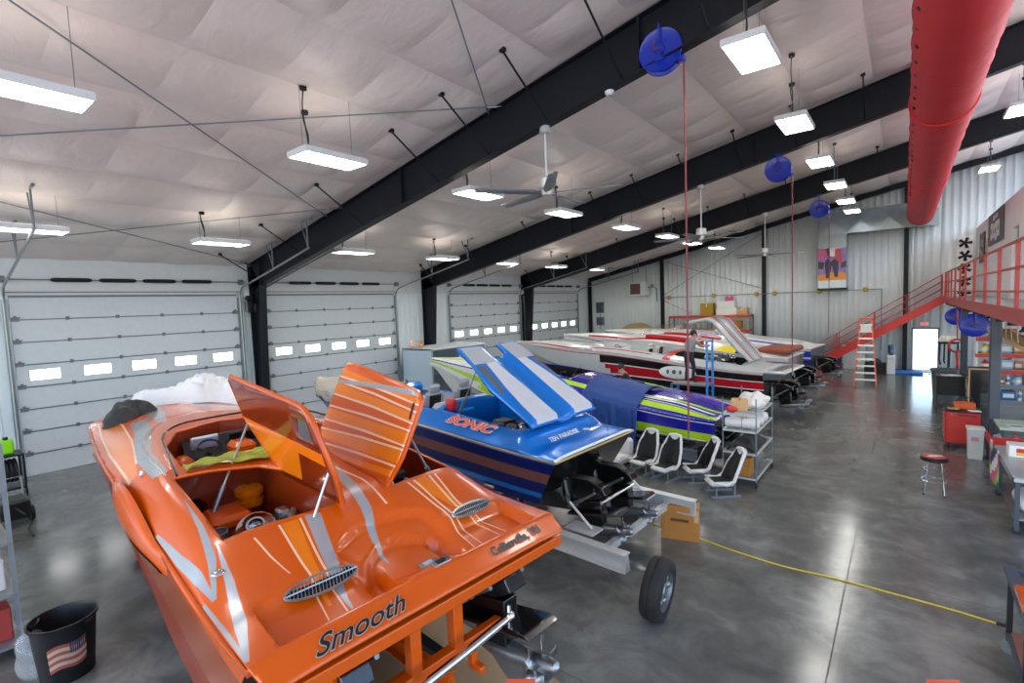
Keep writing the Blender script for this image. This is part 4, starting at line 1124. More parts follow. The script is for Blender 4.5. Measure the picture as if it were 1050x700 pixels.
hb2 = f2.build('hatch_cover', BH, [BM, BG, BG2, BDK], BT, solid=.09)
strut(BT, L3(2.7, -.72, 1.95), BH(HLn*.75, -.74)-hn*.06)
# lettering on the side and the platform
M_oletter = mat('orange lettering', '#e4572e', .35)
def blue_text(body, u, v, sz, m, M0, sh=.3, sx=1., bold=0., dz=.0):
    return text_mesh('lettering', body, sz, m, BT, M0, .003, sh, sx, bold=bold)
va = -1.03; 
p0 = Vector(L3(2.62, va, b_z(2.62, va))); p1 = Vector(L3(1.1, va, b_z(1.1, va))); yv = Vector(L3(2.0, -.85, b_z(2, -.85)))-Vector(L3(2.0, -1.15, b_z(2, -1.15)))
nn = (p1-p0).cross(yv).normalized(); nn = nn if nn.z > 0 else -nn
M0 = frame(p0+nn*.035, p1-p0, yv); blue_text('SONIC', 0, 0, .25, M_paper, M0, .35, 1.5, .016); blue_text('SONIC', 0, 0, .25, M_oletter, frame(p0+nn*.04, p1-p0, yv), .35, 1.5, .009)
p0 = Vector(L3(.5, -.62, b_z(.5, -.62)+.012)); M0 = frame(p0, (0, -1, 0), (.75, 0, .5)); blue_text('TEN PARADISE', 0, 0, .13, M_paper, M0, .25, .95, .002)
mb = MB(); mb.rbox(L3(.5, .4, b_z(.5, .4)+.02), (.12, .12, .012), .004, rz=.7); mb.build('decal', M_paper, BT)
# cockpit fittings
for v, u in ((-.42, 4.0), (.42, 4.0)):
    seat_part(BT, u, -v, 1.55, M_gvinyl, M_block, 1.0, 0)
mb = MB(); mb.rbox(L3(3.3, 0, 2.0), (.35, 1.5, .5), .1); mb.build('rear_bench', M_gvinyl, BT, smooth=50)
mb = MB(); mb.rbox(L3(5.6, 0, 2.25), (.5, 1.3, .25), .08); mb.build('dashboard', BM, BT, smooth=50)
steering(BT, L3(5.2, -.4, 2.38), (-.7, 0, .7), .18)
mb = MB(); mb.lathe([(0, .1), (.1, .1), (.12, .06), (.12, 0), (.1, -.1)], L3(3.0, -.55, 2.25), n=16); mb.build('filler_cap', mat('red plastic', '#cf2a2a', .4), BT)
for k in range(4):
    mb = MB(); mb.lathe([(.0, .06), (.05, .06), (.06, .03), (.06, 0)], L3(5.45, -.5+.22*k, 2.4), (-.5, 0, .85), 14); mb.build('gauge', M_chrome, BT)
for v in (-.42, .42): outdrive(BT, .3, v, 1.12, R(10), M_steel, 0., 1.12)
mb = MB(); mb.tube([L3(-.35, -.5, 1.05), L3(-.35, .5, 1.05)], .03, 10); mb.build('tie_bar', M_chrome, BT)
for v in (-.85, .85):
    mb = MB(); mb.box(L3(-.25, v, .75), (.5, .3, .02)); mb.cyl(L3(0, v, 1.1), L3(-.4, v, .78), .02, n=8); mb.build('trim_tab', M_alu, BT)
trailer('boat_trailer', 'aluminium trailer with I-beam rails sticking out behind the blue boat', (14.75, 7.25), 4, 8.2, 1.15, -1.15, .62, (2.6, 3.5, 4.4))
M_tan = mat('beige canvas', '#b5ab9c', .9, bump=(15, .4, .03))
t = thing('boat_cover', 'folded beige canvas cover over the bow of the blue boat', 'cover', BT.location, PI-R(4))
def CV(p, q):
    u = lerp(6.35, 9.45, p); hh = b_hb(min(u, 9.5)); v = lerp(-1, 1, q)*(hh+.02)
    z = b_z(u, v)+.03+.12*math.sin(PI*q)+.03*math.sin(19*p+4*q)+.03*math.sin(11*q+6*p)*math.sin(PI*q)
    if q < .08 or q > .92: z -= .22*ss(0, 1, p*3)*(1-abs(q-.5)*0)*(.08-min(q, 1-q))/.08
    return L3(u, v, z)
mb = MB(); mb.grid(CV, 36, 30); mb.build('cloth', M_tan, t, smooth=80, solid=.012)
# loose wheel leaning against the rail end
t = thing('tyre', 'big black trailer tyre standing behind the rails of the blue boat', 'tyre', (16.24, 6.02, 0))
w_ = wheel(t, (0, 0, .405), (.99, .06, -.1), .4, .26)

# ------------------------------------------------------------------ generic sports boat for the rows behind
def boat(lb, S, deg, L, hw, z0, z1, mats, bands, deckpaint, holes, seats=None, hatch=None, crown=.25, seatmats=None, flat_stern=True, ladder=None, tip=2.2, drives=(-.4, .4), chz=.55, over=None):
    hb = lambda u: hw*max(0., 1-max(0, (u-L*.2)/(L*.8))**tip)
    zr = lambda u: sm(u, [(0, z0), (L*.55, lerp(z0, z1, .8)), (L, z1)])
    def zz(u, v):
        h = max(hb(min(u, L-.05)), .05); t = min(1, abs(v)/h)
        C = crown*sm(u, [(0, .1), (L*.1, 1), (L*.7, .9), (L, .25)])
        return zr(u)+C*(1-t**3)
    dk = lambda u, v: L3(u, v, zz(max(u, 0), v))
    t = thing('motorboat', lb, 'boat', (S[0], S[1], 0), PI-R(deg), 'powerboats in the shop')
    fl = Flat(span(0, L, .16), span(-hw-.03, hw+.03, .1)); fl.clip(outline(hb, L-.01, 26))
    for p in deckpaint:
        if p[0] == 'band': fl.band(p[1], p[2], p[3] if len(p) > 3 else None)
        else: fl.paint(p[1], p[2])
    for h in holes: fl.hole(h)
    fl.build('deck', dk, mats, t, solid=.03)
    hull_sides(t, hb, zr, lambda u: sm(u, [(0, z0-chz), (L*.5, z0-chz+.1), (L, z1-.25)]), lambda u: hb(u)*.9, lambda u: sm(u, [(0, z0-chz-.45), (L*.55, z0-chz-.4), (L*.85, z0-chz-.05), (L, z1-.3)]), L-.02, mats, bands, transom=len(mats)-1, bottom=bands[-1][1], n=60, over=over)
    rub_rail(t, hb, zr, L-.02, mats[0], .022, -.02)
    for i, h in enumerate(holes): well(t, h, dk, .7, 'cockpit_liner' if i == 0 else 'engine_bay', [seatmats[0] if i == 0 and seatmats else M_dkcarpet, M_dkcarpet], z0-.35)
    if seats:
        for (u, v) in seats: seat_part(t, u, -v, z0-.2, seatmats[0], seatmats[1], .95, 0)
        steering(t, L3(seats[0][0]+1.1, seats[0][1], z0+.55), (-.7, 0, .7), .18)
        mb = MB(); mb.rbox(L3(seats[0][0]+1.4, 0, z0+.38), (.5, hw*1.1, .3), .08); mb.build('dashboard', mats[0], t, smooth=50)
    for v in drives: outdrive(t, -.02, v, z0-.7, R(10))
    t['_'] = 0; del t['_']
    return t, zz, dk
LIME = mat('lime gelcoat', '#b6dc1e', .22, 0, .45); PURP = mat('indigo gelcoat', '#23209a', .22, .1, .45); WHT = mat('white gelcoat', '#e3e3e0', .25, 0, .35); CREAM = mat('cream gelcoat', '#d8d3c0', .3, 0, .3)
VIO = mat('violet gelcoat', '#5a2bb5', .22, .1, .45)
gt, gz, gd = boat('lime green and indigo motorboat half covered by a blue tarpaulin', (15.35, 13.2), 6, 12.6, 1.22, 1.25, 2.05,
     [PURP, LIME, WHT, CREAM, VIO, M_blackgloss], [(0, 0), (.12, 2), (.16, 0), (.55, 0), (.62, 1), (.95, 2)],
     [('band', [(0, -1.0, .1), (2, -1.02, .1), (4.5, -.98, .09), (7, -.8, .05)], 1, 0), ('band', [(.05, -.35, .07), (1.2, -.6, .05), (3.2, -.78, .04)], 1, 0), ('paint', [(.1, .1), (.1, .78), (1.6, .66), (1.6, .1)], 4),
      ('band', [(.3, -.85, .012), (3.5, -.86, .012)], 2, 0), ('band', [(.2, -.66, .05), (1.4, -.72, .03), (3, -.8, .004)], 2, 0), ('paint', [(7.6, -1.2), (7.6, 1.2), (12.6, .5), (12.6, -.5)], 2), ('band', [(7.8, -.5, .1), (12.0, -.06, .04)], 1, 0), ('band', [(7.8, -.75, .04), (12.0, -.16, .02)], 3, 0)],
     [[(4.5, -.75), (4.5, .78), (6.9, .66), (7.3, 0), (6.9, -.64)], [(2.2, -.1), (2.2, .7), (4.1, .72), (4.1, -.1)]], [(5.4, -.4), (5.4, .42)], seatmats=(M_block, M_wvinyl), drives=(), over=lambda u, f, m: m if u < 7.4+1.5*f else (1 if .45 < f < .62 else (0 if .62 < f < .7 else 2)))
for v in (-.4, .4): outdrive(gt, .1, v, .78, R(20), M_block, 0., .62)
mb = MB(); rr = random.Random(5)
for k in range(26):       # white scribble graphics on the port topside
    u = rr.uniform(.2, 2.6); f = rr.uniform(.22, .55); du = rr.uniform(.2, .7); df = rr.uniform(-.14, .14)
    def HP(u, f):
        h = 1.2*lerp(1, .9, f); return Vector(L3(u, -h-.008, lerp(1.26+.05*u, .73, f)))
    a, b = HP(u, f), HP(u+du, min(.58, max(.18, f+df))); w = Vector((0, 0, .009))
    mb.add([a-w, b-w*.2, b+w*.2, a+w], [(0, 1, 2, 3)])
mb.build('side_graphic', WHT, gt, smooth=0)
trailer('boat_trailer', 'grey trailer under the lime green and indigo boat', (15.35, 13.2), 6, 9.4, 1.05, .5, .3, (3, 3.9, 4.8), M_grey)
M_tarp = mat('navy tarpaulin', '#143f82', .65, bump=(6, .5, .04))
t = thing('tarpaulin', 'blue tarpaulin draped over the side of the lime and indigo boat', 'tarpaulin', gt.location, PI-R(6))
def TP(p, q):
    u = lerp(1.98, 3.75, p)+.04*math.sin(7*q)+.25*q*0; s = q*2.3
    fold = .05*math.sin(15*p+2*q)+.03*math.sin(31*p+q)
    if s < 1.15: v = .2-s*1.22; z = gz(u, v)+.05+.02*math.sin(13*p+3*s)+.08*math.sin(PI*min(1, s))
    else:
        v = -1.23-.02-.04*(s-1.15)-abs(fold)*ss(1.15, 1.5, s)-.06*ss(1.15, 1.3, s); z = gz(u, -1.19)+.05-(s-1.15)
    return L3(u, v, z)
mb = MB(); mb.grid(TP, 40, 50); mb.build('cloth', M_tarp, t, smooth=80, solid=.01)

# grey / red / black boat with its long hatch up
GRYG = mat('pale grey gelcoat', '#bcbfc0', .25, 0, .35); REDG = mat('red gelcoat', '#b31220', .22, 0, .45); BLKG = mat('black gelcoat', '#121214', .2, 0, .5)
gt6, z6, d6 = boat('long grey, black and red motorboat with a tall striped hatch standing open', (15.24, 18.9), 5, 12.2, 1.32, 1.68, 2.3,
     [GRYG, REDG, BLKG, WHT, BLKG], [(0, 0), (.12, 1), (.15, 2), (.42, 3), (.45, 1), (.78, 3), (.82, 2)],
     [('band', [(4, -1.1, .03), (8, -.95, .04), (11.5, -.2, .02)], 1, 0), ('band', [(7.5, -.5, .16), (11.8, -.05, .08)], 3, 0), ('band', [(7.5, -.2, .03), (11.8, -.0, .02)], 2, 0), ('paint', [(3.2, -1.3), (3.2, 1.3), (3.5, 1.3), (3.5, -1.3)], 1)],
     [[(3.6, -.95), (3.6, .95), (6.2, .85), (6.9, 0), (6.2, -.85)], [(.8, -.9), (.8, .9), (3.2, .9), (3.2, -.9)]], [(4.7, -.45), (4.7, .45)], seatmats=(M_wvinyl, M_block), chz=.75, tip=2.5, over=lambda u, f, m: m if u < 5.4+1.2*abs(f-.9) else (1 if .1 < f < .16 else (2 if 1.4 < f < 1.7 and u < 10.5 else 0)))
engine(gt6, 2.0, -.4, 1.6, M_engs, 1.); engine(gt6, 2.0, .45, 1.6, M_engs, 1.)
h6 = Vector(L3(.6, 0, 1.92)); k6 = Vector(L3(1.95, 0, 3.5)); hd6 = (k6-h6); L6 = hd6.length; hd6.normalize(); n6 = Vector((0, 1, 0)).cross(hd6); n6 = n6 if n6.z > 0 else -n6
def H6(s, v):
    b = -max(0, s-L6+.35)**2*1.1
    return h6+hd6*s+Vector((0, -v, 0))+n6*(b+.06*ss(.9, .7, abs(v)))+Vector((max(0, s-L6)*1., 0, -max(0, s-L6)*.55))
f2 = Flat(span(0, L6+.3, .1), span(-.9, .9, .1)); f2.clip([(0, -.62), (0, .62), (.5, .8), (L6+.3, .8), (L6+.3, -.8), (.5, -.8)])
f2.band([(0, -.4, .05), (L6+.3, -.52, .07)], 1, 0); f2.band([(0, -.22, .03), (L6+.3, -.3, .05)], 2, 0); f2.band([(.8, .0, .12), (L6*.8, .0, .16)], 3)
f2.build('hatch_cover', H6, [GRYG, REDG, BDK, WHT], gt6, solid=.1)
mb = MB(); mb.rbox(L3(-.25, 0, 1.66), (.8, 2.3, .07), .03); sp_ = mb.build('swim_platform', GRYG, gt6)
mb = MB()
for k in range(6): mb.rbox(L3(-.3, -.75+.3*k, 1.7), (.3, .14, .02), .008)
mb.build('tread_pad', BDK, sp_)
mb = MB(); mb.lathe([(0, .012), (.3, .012), (.32, 0)], L3(2.9, -1.3, 1.5), (0, 1, .05), 24, sx=2.2, sy=.75); mb.build('oval_logo', WHT, gt6)
mb = MB()
for k in range(4): mb.lathe([(0, .008), (.07, .006)], L3(3.25-.24*k, -1.315, 1.51), (0, 1, .05), 10, sx=.8+.3*(k % 2), sy=1.2)
mb.build('logo_mark', BDK, gt6)
text_mesh('lettering', 'POWERBOAT', .13, BLKG, gt6, frame(Vector(L3(7.6, -1.245, 2.2)), (-1, .06, -.02), (0, .15, 1)), .002, .3, 1.3)
trailer('boat_trailer', 'aluminium trailer under the grey, black and red boat', (15.24, 18.9), 5, 9.6, 1.1, .1, .5, (3, 3.9, 4.8))

# white boat with red trim, brown cover on its stern
gt7, z7, d7 = boat('white motorboat with red bolsters and a brown covered stern, behind the grey one', (15.3, 22.6), 5, 11.5, 1.3, 1.75, 2.45,
     [WHT, REDG, PURP, mat('yellow gelcoat', '#e8d51f', .25, 0, .4), BLKG], [(0, 0), (.3, 2), (.38, 0), (.7, 0)],
     [('paint', [(1.3, -1.3), (1.3, -.3), (2.2, -.4), (2.4, -1.3)], 2), ('paint', [(1.9, -1.3), (1.9, -.7), (2.5, -.8), (2.7, -1.3)], 3), ('band', [(3, -1.05, .09), (7, -.95, .07), (9.5, -.5, .05)], 1, 0), ('band', [(7, -.3, .08), (11, -.05, .04)], 1, 0)],
     [[(3.4, -.9), (3.4, .9), (6.0, .8), (6.6, 0), (6.0, -.8)]], [(4.4, -.45), (4.4, .45)], seatmats=(M_wvinyl, REDG))
for sg in (-1, 1):
    mb = MB(); mb.tube([L3(u, sg*(.98-.02*max(0, u-3.4)**1.3), z7(u, .95)+.07) for u in span(3.3, 6.0, .3)], .09, 8); mb.build('bolster', REDG, gt7, smooth=70)
mb = MB(); mb.rbox(L3(.55, 0, 1.98), (1.2, 2.1, .2), .06); mb.build('stern_cover', mat('brown canvas', '#8d4a36', .8), gt7, smooth=50)
mb = MB(); mb.grid(lambda p, q: L3(6.7-1.0*q, 1.0*math.cos(PI*p), z7(6.6, 0)+.02+.42*q*abs(math.sin(PI*p))**.5), 20, 5); mb.build('windscreen', M_glass, gt7, smooth=80)
trailer('boat_trailer', 'trailer under the white boat with red bolsters', (15.3, 22.6), 5, 9.0, 1.1, .3, .5, (3, 3.9, 4.8))
gt8, z8, d8 = boat('white and blue motorboat nearest the far wall', (15.6, 26.6), 6, 11.5, 1.3, 1.75, 2.4,
     [WHT, mat('cobalt gelcoat', '#1a3bb8', .22, 0, .45), GRYG, BLKG], [(0, 0), (.22, 1), (.72, 0), (.85, 1)],
     [('band', [(1, -1.1, .06), (8, -.95, .06), (11, -.3, .02)], 1, 0), ('paint', [(.6, -.7), (.6, .7), (3, .7), (3, -.7)], 2)],
     [[(3.9, -.9), (3.9, .9), (6.2, .8), (6.8, 0), (6.2, -.8)]], [(4.8, -.45), (4.8, .45)], seatmats=(M_wvinyl, M_gvinyl))
mb = MB(); mb.grid(lambda p, q: L3(7.0-1.0*q, 1.0*math.cos(PI*p), z8(6.6, 0)+.02+.5*q*abs(math.sin(PI*p))**.5), 20, 5); mb.build('windscreen', M_glass, gt8, smooth=80)
trailer('boat_trailer', 'trailer under the white and blue boat by the far wall', (15.6, 26.6), 6, 9.0, 1.1, .3, .5, (3, 3.9, 4.8), REDG)
# ------------------------------------------------------------------ far wall, stairs, mezzanine
YW = LEN-.04
# galvanised duct feeding the red sleeve
t = thing('metal_duct', 'shiny galvanised metal duct on the far wall, turning down behind the picture', 'duct', (0, 0, 0))
mb = MB(); mb.box((15.55, YW-.58, 5.85), (1.3, .8, 2.9), 0)
for z in (4.42, 5.55, 7.25): mb.box((15.55, YW-.58, z), (1.34, .82, .04), 0)
mb.box((15.55, YW-.58, 4.38), (1.34, .82, .1), 1)
mb.build('riser', [M_galv, M_dark], t)
mb = MB(); mb.prism([(14.9, 7.3), (19.95, 7.3), (19.95, 8.1), (19.2, 8.5), (14.9, 8.5)], YW-.97, YW-.2, 'xz')
for x in (16.2, 17.4, 18.6): mb.box((x, YW-.585, 7.9), (.03, .8, 1.24))
for (x0, x1) in ((14.95, 16.2), (16.2, 17.4), (17.4, 18.6)):
    mb.add([(x0, YW-.975, 7.32), (x1, YW-.975, 7.32), ((x0+x1)/2, YW-.995, 7.95)], [(0, 1, 2)]); mb.add([(x0, YW-.975, 8.48), (x1, YW-.975, 8.48), ((x0+x1)/2, YW-.995, 7.95)], [(0, 1, 2)])
    mb.add([(x0, YW-.975, 7.32), (x0, YW-.975, 8.48), ((x0+x1)/2, YW-.995, 7.95)], [(0, 1, 2)]); mb.add([(x1, YW-.975, 7.32), (x1, YW-.975, 8.48), ((x0+x1)/2, YW-.995, 7.95)], [(0, 1, 2)])
mb.build('plenum', M_galv, t, smooth=0)
# picture hung on the riser
t = thing('picture', 'colourful picture of two dark figures on pink and orange, hung on the metal duct', 'picture', (15.55, YW-1.0, 5.72))
mb = MB(); mb.box((0, 0, 0), (1.3, .03, 1.72)); pn = mb.build('panel', mat('picture ground', '#8d6fb0', .4, noise=(4., .5)), t)
def patch(nm, col, pts, k):
    mb = MB(); mb.prism(pts, -.0165-.001*k, -.014, 'xz'); mb.build(nm, mat('picture '+nm, col, .4), pn, smooth=0)
patch('floor_patch', '#e08a2e', [(-.65, -.86), (.65, -.86), (.65, -.5), (.2, -.42), (-.65, -.55)], 1)
patch('crowd_patch', '#c65a8e', [(-.65, .25), (-.1, .4), (-.1, .86), (-.65, .86)], 1); patch('crowd_patch_red', '#c23a48', [(.1, .1), (.45, .05), (.4, .75), (.15, .86)], 2)
patch('light_patch', '#e9dbe8', [(-.2, .45), (.15, .4), (.25, .86), (-.25, .86)], 1)
patch('figure_patch', '#1c1c3a', [(-.28, -.75), (-.12, -.75), (-.02, -.1), (.02, -.1), (.12, -.7), (.28, -.7), (.3, .1), (.12, .3), (-.05, .12), (-.2, .35), (-.34, .1)], 3)
patch('shadow_patch', '#33222e', [(-.65, -.2), (-.4, -.25), (-.35, .1), (-.65, .2)], 2); patch('shadow_patch', '#33222e', [(.4, -.25), (.65, -.2), (.65, .15), (.42, .05)], 2)
# compressed-air pipe with clamps
t = thing('air_pipe', 'thin dark pipe running level along the far wall and down behind the stairs', 'pipe', (0, 0, 0))
mb = MB(); mb.tube([(5.8, YW-.24, 4.28), (17.7, YW-.24, 4.28), (17.72, YW-.24, 4.26), (17.72, YW-.24, 1.0)], .022, 6); mb.build('pipe', M_grey, t)
for x in (6.2, 9.1, 11.6, 12.6, 14.9, 17.0):
    mb = MB(); mb.lathe([(0, -.12), (.1, -.1), (.13, -.05), (.13, .02), (0, .03)], (x, YW-.22, 4.28), (0, 1, 0), 10); mb.build('clamp', mat('amber fitting', '#b98f2b', .5), t)
for a, b, lb in (((5.85, 4.5), (11.9, 7.9), 'rising'), ((5.85, 6.7), (11.9, 4.6), 'falling'), ((5.9, 4.0), (7.6, 3.2), 'short low one falling')):
    t = thing('wall_brace', 'thin steel brace on the far wall between two columns, %s to the right' % lb if 'short' not in lb else 'short thin steel brace on the far wall below the pipe', 'rod', (0, 0, 0), 0, 'wall braces')
    mb = MB(); mb.cyl((a[0], YW-.05, a[1]), (b[0], YW-.05, b[1]), .016, n=6); mb.build('rod', M_grey, t)
# unit heater
t = thing('unit_heater', 'white box heater high on the far wall with a brown grille', 'heater', (4.2, YW-.45, 4.95))
mb = MB(); mb.rbox((0, 0, 0), (1.2, .8, .95), .03); mb.build('casing', M_white, t)
mb = MB(); mb.box((-.12, -.41, 0), (.72, .02, .72)); g = mb.build('grille', mat('brown grille', '#5a3c34', .5), t)
mb = MB()
for k in range(9): mb.box((-.12, -.425, -.3+.075*k), (.7, .02, .03), rx=.5)
mb.build('louvre', mat('brown louvre', '#7a5648', .5), g)
mb = MB(); mb.tube([(.6, .1, .1), (1.0, .1, .1), (1.15, .2, .0), (1.15, .3, -.9)], .035, 8); mb.cyl((.9, .1, .1), (.9, .1, .3), .09, n=12); mb.build('flue_pipe', M_grey, t)
mb = MB()
for s in (-.5, .5): mb.cyl((s, 0, .45), (s, 0, roof(4.2+s)-4.95-.1), .015, n=6)
mb.build('hanger', M_grey, t)
for z, nm, lb, h in ((3.75, 'electrical_panel', 'grey electrical panel on the far wall near the corner, the upper box', .8), (2.75, 'switch_box', 'small dark switch box on the far wall below the electrical panel', .6)):
    t = thing(nm, lb, 'panel', (.95, YW-.1, z))
    mb = MB(); mb.rbox((0, 0, 0), (.6, .16, h), .02); mb.build('enclosure', M_grey, t)
    mb = MB(); mb.rbox((0, -.09, 0), (.5, .02, h-.12), .008); d = mb.build('cover', M_slate, t); mb = MB(); mb.box((.18, -.11, 0), (.05, .03, .1)); mb.build('latch', M_steel, d)
    mb = MB(); mb.cyl((0, .02, -h/2), (0, .02, -h/2-.3), .025, n=8); mb.build('conduit', M_grey, t)
t = thing('cable_spool', 'round wooden cable drum on edge by the far wall', 'spool', (4.1, YW-.75, 0))
M_ply = mat('plywood', '#b49a6c', .7, noise=(8, .2))
mb = MB()
for y in (-.4, .4): mb.lathe([(0, y-.03), (1.3, y-.03), (1.3, y+.03), (0, y+.03)], (0, 0, 1.32), (0, 1, 0), 36)
mb.build('flange', M_ply, t)
mb = MB(); mb.cyl((0, -.4, 1.32), (0, .4, 1.32), .55, n=24); mb.build('core', M_ply, t); mb = MB(); mb.cyl((0, -.46, 1.32), (0, -.42, 1.32), .12, n=14); mb.build('hub', M_steel, t)
# pallet racking with boxes
t = thing('pallet_rack', 'red-beamed pallet rack against the far wall behind the boats', 'shelving', (6.5, YW-1.0, 0))
for x in (0, 2.45, 4.9):
    mb = MB()
    for y in (0, .85): mb.box((x, y, 1.52), (.08, .06, 3.04))
    for k in range(5): mb.cyl((x, 0, .2+.55*k), (x, .85, .5+.55*k), .015, n=6)
    mb.build('upright', M_grey, t)
for z in (.9, 2.1, 2.98):
    mb = MB()
    for y in (-.02, .87): mb.box((2.45, y, z), (4.9, .05, .13))
    mb.build('beam', M_red, t)
    mb = MB(); mb.box((2.45, .425, z+.07), (4.8, .9, .02)); mb.build('deck_board', M_ply, t)
def carton(lb, loc, d, m, rz=0, group='boxes on the far rack', tape=True):
    t = thing('box', lb, 'box', loc, rz, group)
    mb = MB(); mb.rbox((0, 0, d[2]/2), d, .008); b = mb.build('carton', m, t)
    if tape:
        mb = MB(); mb.box((0, 0, d[2]+.001), (.06, d[1]*.98, .003)); mb.box((0, -d[1]/2-.001, d[2]*.85), (.06, .003, d[2]*.28)); mb.build('tape', M_cardl if m is M_card else M_paper, b)
    return t
yb = YW-.6
carton('ochre cardboard box on top of the far pallet rack', (8.85, yb, 3.07), (.75, .6, .75), mat('ochre cardboard', '#a8842f', .8))
carton('white carton on top of the far pallet rack, lower one of the pile', (10.05, yb, 3.07), (1.2, .7, .45), M_paper)
carton('white carton stacked above the other white one on the far rack', (10.0, yb, 3.525), (1.0, .6, .4), M_paper, .05)
carton('long low tan box on top of the far pallet rack at its open end', (10.95, yb, 3.07), (.55, .7, .4), M_cardl)
carton('pink bundle box crowning the white cartons on the far rack', (10.15, yb, 3.93), (.45, .4, .28), mat('pink wrap', '#d0447c', .6), .3)
carton('brown box on the middle shelf of the far pallet rack', (10.5, yb, 2.19), (.7, .6, .5), M_card)
carton('dark crate on the middle shelf of the far pallet rack', (7.6, yb, 2.19), (.9, .6, .45), M_grey)

# stairs
t = thing('staircase', 'red steel staircase climbing along the far wall to the mezzanine', 'stairs', (0, 0, 0))
XS0, XS1, ZT = 14.55, 20.2, 3.75; Y0, Y1 = 32.0, 33.0; sl = (ZT-.0)/(XS1-XS0)
for y in (Y0, Y1):
    mb = MB(); mb.prism([(XS0-.1, 0), (XS0+.35, 0), (XS1, ZT-.28), (XS1, ZT+.06), (XS1-.1, ZT+.06), (XS0-.1, .22)], y-.02, y+.02, 'xz'); mb.build('stringer', M_red, t)
n = 19
for k in range(1, n):
    mb = MB(); x = XS0+(XS1-XS0)*k/n; z = ZT*k/n
    mb.box((x+.05, (Y0+Y1)/2, z), (.29, Y1-Y0-.04, .035)); mb.build('tread', M_grey, t)
def rail_line(t, pts, r=.018, nm='handrail'):
    mb = MB(); mb.tube(pts, r, 8); return mb.build(nm, M_redlite, t)
for y in (Y0, Y1):
    for h in (1.12, .78, .42): rail_line(t, [(XS0+.25, y, .17+h), (XS1-.05, y, ZT+h)])
    for x in (XS0+.25, XS0+1.15, XS0+1.3, XS0+2.9, XS0+4.2, XS1-.08):
        z = .0+sl*(x-XS0); mb = MB(); mb.cyl((x, y, z), (x, y, z+1.12), .02, n=8); mb.build('baluster', M_redlite, t)
# mezzanine railing
t = thing('railing', 'red railing with square posts along the mezzanine edge', 'railing', (20.2, 0, 0))
mb = MB(); mb.box((0, 21.7, 3.63), (.06, LEN-9.9, .26)); mb.box((-.05, 21.7, 3.76), (.06, LEN-9.9, .04)); mb.build('kick_plate', M_redlite, t)
for y in [10.2, 12.0, 14.1, 16.4, 18.8, 21.4, 23.4, 25.5, 27.6, 29.3, 30.6, 31.6]:
    mb = MB(); mb.box((0, y, 4.35), (.055, .055, 1.15)); mb.build('post', M_redlite, t)
for z in (4.9, 4.45, 4.05):
    mb = MB(); mb.box((-.01, 20.8, z), (.04, 21.6, .04)); mb.build('rail', M_redlite, t)
# steel posts holding the mezzanine
for y, lb in ((16.45, 'nearer slate grey steel post under the mezzanine edge'), (24.4, 'farther slate grey steel post under the mezzanine edge')):
    t = thing('support_post', lb, 'post', (20.42, y, 0), 0, 'mezzanine posts')
    mb = MB(); mb.rbox((0, 0, 1.79), (.2, .2, 3.54), .02); mb.build('shaft', M_slate, t)
    mb = MB(); mb.box((0, 0, .01), (.36, .36, .02)); mb.build('base_plate', M_slate, t)
# things on the office wall
M_sign = mat('charcoal sign', '#3a3d42', .5); M_ink = mat('off white print', '#dfe0e0', .5)
t = thing('wall_sign', 'charcoal sign with chunky white lettering on the office wall', 'sign', (OX-.03, 26.5, 6.4))
mb = MB(); mb.box((0, 0, 0), (.04, 4.0, 1.2)); pn = mb.build('panel', M_sign, t)
mb = MB()
for k, (y, z, w, h) in enumerate([(-.9, -.1, .5, .6), (-.3, -.15, .45, .7), (.3, -.12, .4, .55), (.9, -.1, .5, .65), (-.4, .4, .5, .16), (.3, .38, .5, .18)]):
    mb.rbox((-.025, y, z), (.012, w, h), .05)
    mb.box((-.033, y, z), (.004, w*.35, h*.3), 1)
mb.build('lettering', [M_ink, M_sign], pn)
t = thing('wall_sign', 'dark poster with a yellow stripe on the office wall', 'sign', (OX-.03, 30.6, 5.9))
mb = MB(); mb.box((0, 0, 0), (.04, 1.7, 1.3)); pn = mb.build('panel', M_sign, t)
mb = MB(); mb.box((-.024, 0, -.25), (.01, 1.4, .18), rx=.3); mb.build('stripe', mat('yellow print', '#d8b62c', .5), pn)
mb = MB(); mb.box((-.024, 0, .2), (.01, 1.2, .3)); mb.build('print_block', M_grey, pn)
t = thing('pennant', 'small pale pennant hanging between the two signs on the office wall', 'pennant', (OX-.022, 29.1, 5.7))
mb = MB(); mb.add([(0, -.3, .5), (0, .3, .5), (0, 0, -.5)], [(0, 1, 2)]); mb.build('cloth', M_cardl, t, solid=.02)
t = thing('propeller_board', 'white board hung with five dark propellers in the mezzanine corner', 'display board', (20.98, LEN-.2, 5.1))
mb = MB(); mb.box((0, 0, 0), (.6, .05, 3.2)); mb.build('board', M_office, t)
for k in range(5):
    mb = MB(); z = 1.25-.62*k; mb.cyl((0, -.12, z), (0, -.03, z), .06, n=12)
    for j in range(5):
        a = 2*PI*j/5+k; c, s = math.cos(a), math.sin(a)
        mb.add([(c*.05-s*.04, -.08, z+s*.05+c*.04), (c*.05+s*.04, -.06, z+s*.05-c*.04), (c*.25+s*.07, -.06, z+s*.25-c*.07), (c*.27-s*.07, -.1, z+s*.27+c*.07)], [(0, 1, 2, 3)])
    mb.build('propeller', M_block, t, solid=.012)
t = thing('shelf_unit', 'tall wooden shelf just inside the office doorway upstairs', 'shelf', (22.6, 22.6, 3.75))
mb = MB()
for z in (.02, .6, 1.2, 1.8, 2.2): mb.box((0, 0, z), (.4, 1.6, .03))
for y in (-.8, .8): mb.box((0, y, 1.1), (.4, .03, 2.2))
mb.build('carcass', mat('honey wood', '#b98a3a', .6), t)
